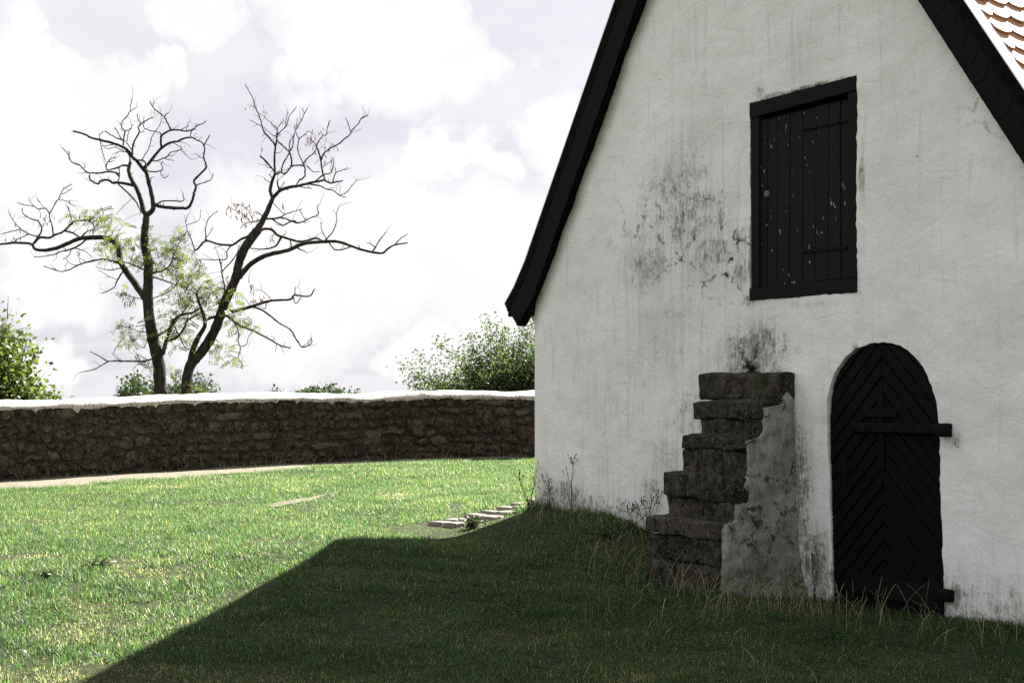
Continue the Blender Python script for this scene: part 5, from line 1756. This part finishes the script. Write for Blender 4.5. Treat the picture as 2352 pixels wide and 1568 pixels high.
 (VB, 3, 1.8, 1, [(725, 1300), (680, 1260), (640, 1245)]), (VB, 3, 1.5, 1, [(715, 1310), (620, 1340), (540, 1360), (500, 1400)]), (VB, 2, 1.3, 1, [(620, 1340), (580, 1240), (520, 1190), (440, 1170)]), (VB, 2, 1.3, 1, [(600, 1345), (540, 1280), (480, 1240), (380, 1200)]),
 (VB, 8, 5, 1, [(640, 1450), (690, 1420), (740, 1405), (800, 1415), (860, 1470), (960, 1500), (1050, 1525), (1130, 1520), (1220, 1495), (1270, 1515)]),
 (VZ, 13, 3, 1, [(1145, 935), (1190, 880), (1250, 840), (1310, 820), (1380, 805), (1450, 775), (1540, 765), (1620, 765), (1680, 785), (1740, 805), (1825, 820), (1860, 795), (1890, 780), (1950, 770)]), (VZ, 3, 1.5, 1, [(1890, 780), (1920, 745), (1950, 730)]), (VZ, 3.5, 2, 1, [(1785, 812), (1815, 760), (1845, 720)]), (VZ, 2.5, 1.5, 1, [(1795, 790), (1775, 775), (1755, 770)]),
 (VZ, 3.5, 3, 1, [(1575, 770), (1600, 800), (1640, 803), (1680, 787)]), (VZ, 3, 1.5, 1, [(1550, 762), (1590, 720), (1610, 670), (1610, 630), (1625, 590)]), (VZ, 2.5, 1.5, 1, [(1565, 760), (1540, 710), (1535, 670)]), (VZ, 3, 3, 1, [(1390, 757), (1395, 798)]), (VZ, 5, 2.5, 1, [(1345, 745), (1320, 785), (1260, 800), (1200, 797)]), (VZ, 3.5, 2, 1, [(1420, 793), (1470, 815)]),
 (VZ, 6, 4, 1, [(1195, 735), (1150, 755), (1110, 780), (1040, 775), (985, 760), (945, 800), (930, 805)]), (VZ, 3, 1.5, 1, [(985, 757), (985, 690), (1010, 640), (1045, 615)]), (VZ, 3, 1.5, 1, [(932, 803), (910, 740), (890, 690), (895, 640)]), (VZ, 1.8, 1.2, 1, [(890, 685), (950, 660), (960, 610)]), (VZ, 2.5, 1.3, 1, [(980, 757), (1020, 700)]),
 (VZ, 3.5, 2, 1, [(1110, 780), (1085, 810), (1085, 845), (1050, 850), (960, 850)]), (VZ, 4, 3, 1, [(1082, 1020), (1075, 990), (1065, 930), (1060, 890), (1050, 850)]), (VZ, 2, 1.3, 1, [(1058, 870), (1045, 830), (1030, 790)]), (VZ, 3, 2, 1, [(1065, 905), (1130, 830), (1145, 780)]),
 (VZ, 9, 3, 1, [(1075, 1105), (1130, 1095), (1200, 1075), (1260, 1055), (1310, 1045), (1390, 1040), (1410, 1020), (1480, 1025), (1505, 990)]), (VZ, 2.5, 1.5, 1, [(1408, 1022), (1412, 980)]), (VZ, 2.5, 2, 1, [(1405, 1030), (1415, 1060), (1435, 1040), (1440, 1025)]), (VZ, 5, 2.5, 1, [(1195, 1070), (1270, 1100), (1330, 1150), (1390, 1185), (1420, 1235), (1450, 1268), (1490, 1250), (1490, 1225)]),
 (VZ, 6, 3, 1, [(1080, 1115), (1150, 1165), (1210, 1190), (1280, 1225), (1340, 1260), (1390, 1273)]), (VZ, 3, 2, 1, [(1120, 1150), (1140, 1190), (1140, 1240), (1150, 1275), (1140, 1320), (1160, 1350), (1155, 1370)]), (VZ, 2.2, 1.5, 1, [(1150, 1265), (1180, 1255), (1190, 1215), (1210, 1192)]), (VZ, 2.5, 2, 1, [(1275, 1052), (1270, 1085), (1255, 1080)]), (VZ, 2, 1.3, 1, [(1300, 1045), (1270, 1010), (1240, 995)]), (VZ, 2, 1.3, 1, [(1190, 960), (1192, 925)]),
]
TY = 34.0
tb = at(415, 905, TY)
troot = empty('bare_tree', (tb.x, tb.y, g1(tb.x, tb.y)))
tag(troot, 'half-dead twin-stemmed tree with bare twisting branches and a few green sprays behind the wall', 'tree')
TO = Vector(troot.location)
trd = random.Random(31)
placed = []       # (px, py, depth) samples of what stands already
stems = [Bag(), Bag()]
twig_tips = []
PXM = TY / F      # metres per pixel of the 2352 px view
for bi, (vf, w0, w1, stem, pts) in enumerate(BR):
    pp_ = vf(pts)
    if bi < 2: d0 = TY + (0.12 if bi else -0.1)
    else:
        best = min(placed, key=lambda q: (q[0] - pp_[0][0]) ** 2 + (q[1] - pp_[0][1]) ** 2)
        d0 = best[2]
    L = sum(math.hypot(pp_[i][0] - pp_[i - 1][0], pp_[i][1] - pp_[i - 1][1]) for i in range(1, len(pp_))) * PXM
    # branches spread in depth as they do sideways
    d1 = d0 + (trd.choice((-1, 1)) * trd.uniform(0.15, 0.55) * L if bi >= 2 and bi not in (2, 3) else 0.15 * (1 if stem else -1))
    # some branches rejoin or cross others: keep the drift modest
    d1 = max(TY - 1.9, min(TY + 1.9, d1))
    n = len(pp_)
    P3 = [at(x, y, d0 + (d1 - d0) * (i / (n - 1))) for i, (x, y) in enumerate(pp_)]
    sp_ = catmull(P3, 3 if n < 8 else 4)
    if bi < 2:                       # down to the ground behind the wall
        q = Vector((tb.x + (0.18 if bi else -0.05), tb.y, TO.z - 0.3))
        sp_ = [q, q.lerp(sp_[0], 0.5)] + sp_
    m = len(sp_)
    kn = 0.30 if w0 < 6 else 0.12
    sp_ = [p + Vector((trd.gauss(0, 1), trd.gauss(0, 1), trd.gauss(0, 1))) * PXM * (0.5 if w0 < 6 else 0.25) for p in sp_]
    rad = [max(0.6, (w0 + (w1 - w0) * (i / (m - 1)) ** 0.8)) * PXM * 0.5 * (1 + trd.uniform(-kn, kn) * 0.5) for i in range(m)]
    if bi < 2: rad[0] *= 1.25
    v, t_ = tube_np([p - TO for p in sp_], rad, 10 if w0 > 10 else (6 if w0 > 4 else 4))
    stems[stem].add(v, t_)
    for i, (x, y) in enumerate(pp_):
        placed.append((x, y, d0 + (d1 - d0) * i / (n - 1)))
        if i: placed.append(((x + pp_[i - 1][0]) / 2, (y + pp_[i - 1][1]) / 2, d0 + (d1 - d0) * (i - .5) / (n - 1)))
    # fine crooked end twigs
    if w0 < 9 and bi > 3:
        for _ in range(max(1, int(L * 3.2))):
            k = trd.randrange(max(1, m // 3), m); q = sp_[k].copy(); l = trd.uniform(0.12, 0.42)
            dv = (sp_[k] - sp_[k - 1]).normalized() * 0.7 + Vector((trd.gauss(0, .7), trd.gauss(0, .6), trd.gauss(0.25, .6)))
            tp = [q - TO]
            for _j in range(4):
                dv = (dv.normalized() + Vector((trd.gauss(0, .35), trd.gauss(0, .3), trd.gauss(0.1, .35)))).normalized()
                q = q + dv * l / 4; tp.append(q - TO)
            r0_ = min(0.009, max(0.0055, rad[k] * 0.5))
            v, t_ = tube_np(tp, [r0_, r0_ * .85, r0_ * .7, r0_ * .6, r0_ * .4], 4)
            stems[stem].add(v, t_)
    # spurs and thorns
    if w0 < 14 and bi > 3:
        for _ in range(int(L * 4)):
            k = trd.randrange(1, m); q = sp_[k]; l = trd.uniform(0.04, 0.13)
            e2 = q + Vector((trd.gauss(0, 1), trd.gauss(0, .6), trd.gauss(0.25, 1))).normalized() * l
            v, t_ = tube_np([q - TO, e2 - TO], [rad[k] * 0.45, rad[k] * 0.15], 3)
            stems[stem].add(v, t_)

# feathered leaves and hanging pods on thin twigs
def near_depth(px, py):
    b_ = min(placed, key=lambda q: (q[0] - px) ** 2 + (q[1] - py) ** 2)
    return b_
leafbag, podbag, twigbag = Bag(), Bag(), stems[0]
def compound(P, d, L, npair, a):
    d = d.normalized(); side = d.cross(Vector((trd.gauss(0, 1), trd.gauss(0, 1), trd.gauss(0, 1)))).normalized()
    nr_ = d.cross(side)
    pts_, dirs = [], []
    for i in range(npair):
        f = (i + 1) / npair
        c = P + d * L * f - Vector((0, 0, 1)) * L * 0.22 * f * f
        for sg in (-1, 1):
            dd = (side * sg + d * 0.5 + nr_ * trd.uniform(-.3, .3)).normalized()
            l = 0.062 * trd.uniform(0.7, 1.2); w = l * 0.45
            sd_ = dd.cross(nr_).normalized()
            q = [c, c + dd * l * .5 + sd_ * w * .5, c + dd * l, c + dd * l * .5 - sd_ * w * .5]
            leafbag.add([tuple(z - TO) for z in q], [(0, 1, 2), (0, 2, 3)], max(0, min(1, a + trd.gauss(0, .2))))
LF = [(420, 640, 110, 40, 26), (540, 690, 70, 55, 22), (530, 790, 55, 75, 30), (640, 820, 80, 80, 32), (780, 830, 90, 100, 52), (860, 770, 60, 70, 26), (880, 900, 90, 80, 44), (940, 980, 110, 70, 44), (980, 1060, 110, 60, 36),
      (840, 1040, 60, 60, 14), (590, 1010, 40, 25, 8), (620, 1190, 80, 50, 18), (600, 1250, 40, 30, 6), (740, 1170, 50, 50, 12), (840, 1130, 80, 60, 26), (880, 1230, 60, 70, 22), (1120, 1060, 60, 60, 18), (1140, 1160, 55, 50, 20), (1050, 1280, 50, 40, 12), (1095, 1335, 25, 30, 6), (700, 1350, 50, 25, 10),
      (800, 1230, 40, 50, 8), (900, 1450, 35, 35, 8), (800, 1380, 30, 40, 6), (1060, 1010, 50, 60, 14), (680, 750, 50, 60, 8), (1210, 1170, 25, 25, 4), (500, 640, 60, 35, 10)]
for (cx, cy, rx, ry, n) in LF:
    for _ in range(int(n * 1.9)):
        an, rr_ = trd.uniform(0, 6.283), math.sqrt(trd.random())
        (px, py), = VZ([(cx + rx * rr_ * math.cos(an), cy + ry * rr_ * math.sin(an))])
        nb_ = near_depth(px, py)
        P = at(px, py, nb_[2] + trd.gauss(0, 0.35)); Q = at(nb_[0], nb_[1], nb_[2])
        if trd.random() < 0.6:
            v, t_ = tube_np([Q - TO, Q.lerp(P, 0.5) + Vector((0, 0, 0.03)) - TO, P - TO], [0.006, 0.005, 0.003], 3); twigbag.add(v, t_)
        compound(P, Vector((trd.gauss(0, 1), trd.gauss(0, 1), trd.gauss(-0.1, 0.6))), trd.uniform(0.16, 0.30), trd.randint(5, 8), trd.uniform(0.1, 0.9))
PD = [(1150, 610, 75, 40, 46), (1190, 660, 50, 30, 22), (1530, 280, 70, 70, 30), (1570, 330, 50, 60, 20), (1480, 270, 30, 30, 10), (1420, 210, 12, 20, 6), (1200, 120, 25, 25, 7), (1260, 160, 25, 30, 6), (1355, 590, 6, 14, 5), (1250, 310, 15, 15, 3),
      (1210, 985, 14, 24, 10), (1090, 930, 30, 20, 14), (1010, 1030, 60, 30, 30), (620, 1040, 40, 25, 18), (225, 660, 50, 35, 18), (110, 690, 60, 30, 8), (60, 745, 40, 15, 8), (375, 810, 10, 20, 4), (1245, 1040, 40, 22, 16), (1310, 745, 25, 20, 10), (940, 1020, 50, 40, 14), (330, 580, 20, 20, 3)]
for (cx, cy, rx, ry, n) in PD:
    for _ in range(n):
        an, rr_ = trd.uniform(0, 6.283), math.sqrt(trd.random())
        (px, py), = VZ([(cx + rx * rr_ * math.cos(an), cy + ry * rr_ * math.sin(an))])
        nb_ = near_depth(px, py)
        P = at(px, py, nb_[2] + trd.gauss(0, 0.15)); Q = at(nb_[0], nb_[1], nb_[2])
        if trd.random() < 0.4:
            v, t_ = tube_np([Q - TO, P - TO], [0.005, 0.003], 3); twigbag.add(v, t_)
        l = trd.uniform(0.09, 0.16); dn = Vector((trd.gauss(0, .3), trd.gauss(0, .3), -1)).normalized()
        an = trd.uniform(0, 3.14); s2 = Vector((math.cos(an), math.sin(an), 0)) * 0.014
        q = [P, P + dn * l * .4 + s2, P + dn * l, P + dn * l * .4 - s2]
        podbag.add([tuple(z - TO) for z in q], [(0, 1, 2), (0, 2, 3)], trd.random())
for k in range(2):
    link('stem', stems[k].mesh('stem', True), m_bark, troot)
link('leaf_sprays', leafbag.mesh('leaf_sprays'), m_leafD, troot)['kind'] = 'stuff'
m_pod = leaf_mat('dry seed pod', (0.05, 0.025, 0.012), (0.16, 0.075, 0.03), 0.25)
link('seed_pods', podbag.mesh('seed_pods'), m_pod, troot)['kind'] = 'stuff'

# ------------------------------------------------------------------ weeds
m_weed = leaf_mat('weed leaf', (0.02, 0.04, 0.012), (0.05, 0.075, 0.02), 0.3)
m_weedstem = flat_mat('weed stem', (0.045, 0.04, 0.02), 0.8, 0.1)


def weed(name, label, base, stems_, h, spread, seed, leaf=0.03, heads=True, group=None):
    r = random.Random(seed)
    root = empty(name, base); tag(root, label, 'plant', group)
    st, lv = Bag(), []
    for _ in range(stems_):
        an = r.uniform(0, 6.28); hh = h * r.uniform(0.55, 1.0); sp_ = spread * r.uniform(0.2, 1)
        P = [Vector((r.gauss(0, .015), r.gauss(0, .015), -0.02))]
        for i in range(1, 6):
            f = i / 5
            P.append(Vector((math.cos(an) * sp_ * f ** 1.4 + r.gauss(0, .006), math.sin(an) * sp_ * f ** 1.4 + r.gauss(0, .006), hh * f)))
        v, t_ = tube_np(P, [0.0035 - 0.0022 * i / 5 for i in range(6)], 4); st.add(v, t_)
        for k in range(int(6 + 10 * hh)):
            f = r.random() ** 1.3; q = P[0].lerp(P[-1], f); q = P[min(5, int(f * 5))].lerp(P[min(5, int(f * 5) + 1)], f * 5 % 1)
            lv.append(tuple(q + Vector((r.gauss(0, .012), r.gauss(0, .012), 0))))
        if heads:
            for k in range(r.randint(2, 5)):
                q = P[-1]; e2 = q + Vector((r.gauss(0, .03), r.gauss(0, .03), r.uniform(0.0, 0.05)))
                v, t_ = tube_np([P[-2].lerp(q, .6), e2, e2 + Vector((0, 0, .018))], [0.0014, 0.0018, 0.006], 4); st.add(v, t_)
    link('stalks', st.mesh('stalks', True), m_weedstem, root)
    P = np.array(lv)
    V, T, Aa = leaf_cards(P, rng.uniform(0.6, 1.3, len(P)) * leaf, rng.random(len(P)), aspect=0.4)
    lb = Bag(); lb.add(V, T, Aa); link('leaves', lb.mesh('leaves'), m_weed, root)
    return root


def wall_foot(px, py, p):
    q = h2w(*HA(px, py, p)); return (q.x, q.y, g1(q.x, q.y))
weed('weed', 'branching weed with flat seed heads in front of the house corner', wall_foot(1216, 1180, 0.12), 5, 0.42, 0.14, 1, 0.028)
weed('weed', 'tall thin weed with seed heads against the wall right of the house corner', wall_foot(1312, 1180, 0.06), 3, 0.48, 0.07, 2, 0.022)
weed('weed', 'low weed leaning against the white wall beside the house corner', wall_foot(1262, 1180, 0.08), 5, 0.30, 0.16, 3, 0.026)
weed('weed', 'clump of upright weeds with dark buds left of the stair', wall_foot(1490, 1192, 0.10), 8, 0.34, 0.13, 4, 0.026)
weed('weed', 'bushy weed in the gap between wall and stair side stones', wall_foot(1455, 1190, 0.10), 7, 0.20, 0.14, 5, 0.03)
weed('weed', 'thin dry weed between stair flank and arched door', wall_foot(1872, 1385, 0.05), 3, 0.40, 0.08, 6, 0.018)
q = h2w(aR - 0.42, -0.03, z_of(850, aR - 0.42, 0.05) - 0.012)
weed('moss_tuft', 'small dark green tuft growing on the top step of the stair', (q.x, q.y, q.z), 26, 0.09, 0.15, 7, 0.028, False)
q = ground_hit(1085, 1214)
weed('grass_tuft', 'dark grass tuft beside the pale cobbles at the shadow edge', (q.x, q.y, q.z), 30, 0.13, 0.14, 8, 0.05, False)
# low spreading weeds in the foreground lawn
for k, (px, py, lab) in enumerate(((230, 1305, 'rosette weed in the sunlit lawn below the soil streak'), (105, 1330, 'dark low weed rosette near the left edge of the sunlit lawn'), (1395, 1235, 'low weed clump in shaded grass under the house wall'))):
    q = ground_hit(px, py)
    weed('lawn_weed', lab, (q.x, q.y, q.z), 16, 0.07, 0.13, 20 + k, 0.05, False, 'low weeds in the lawn')
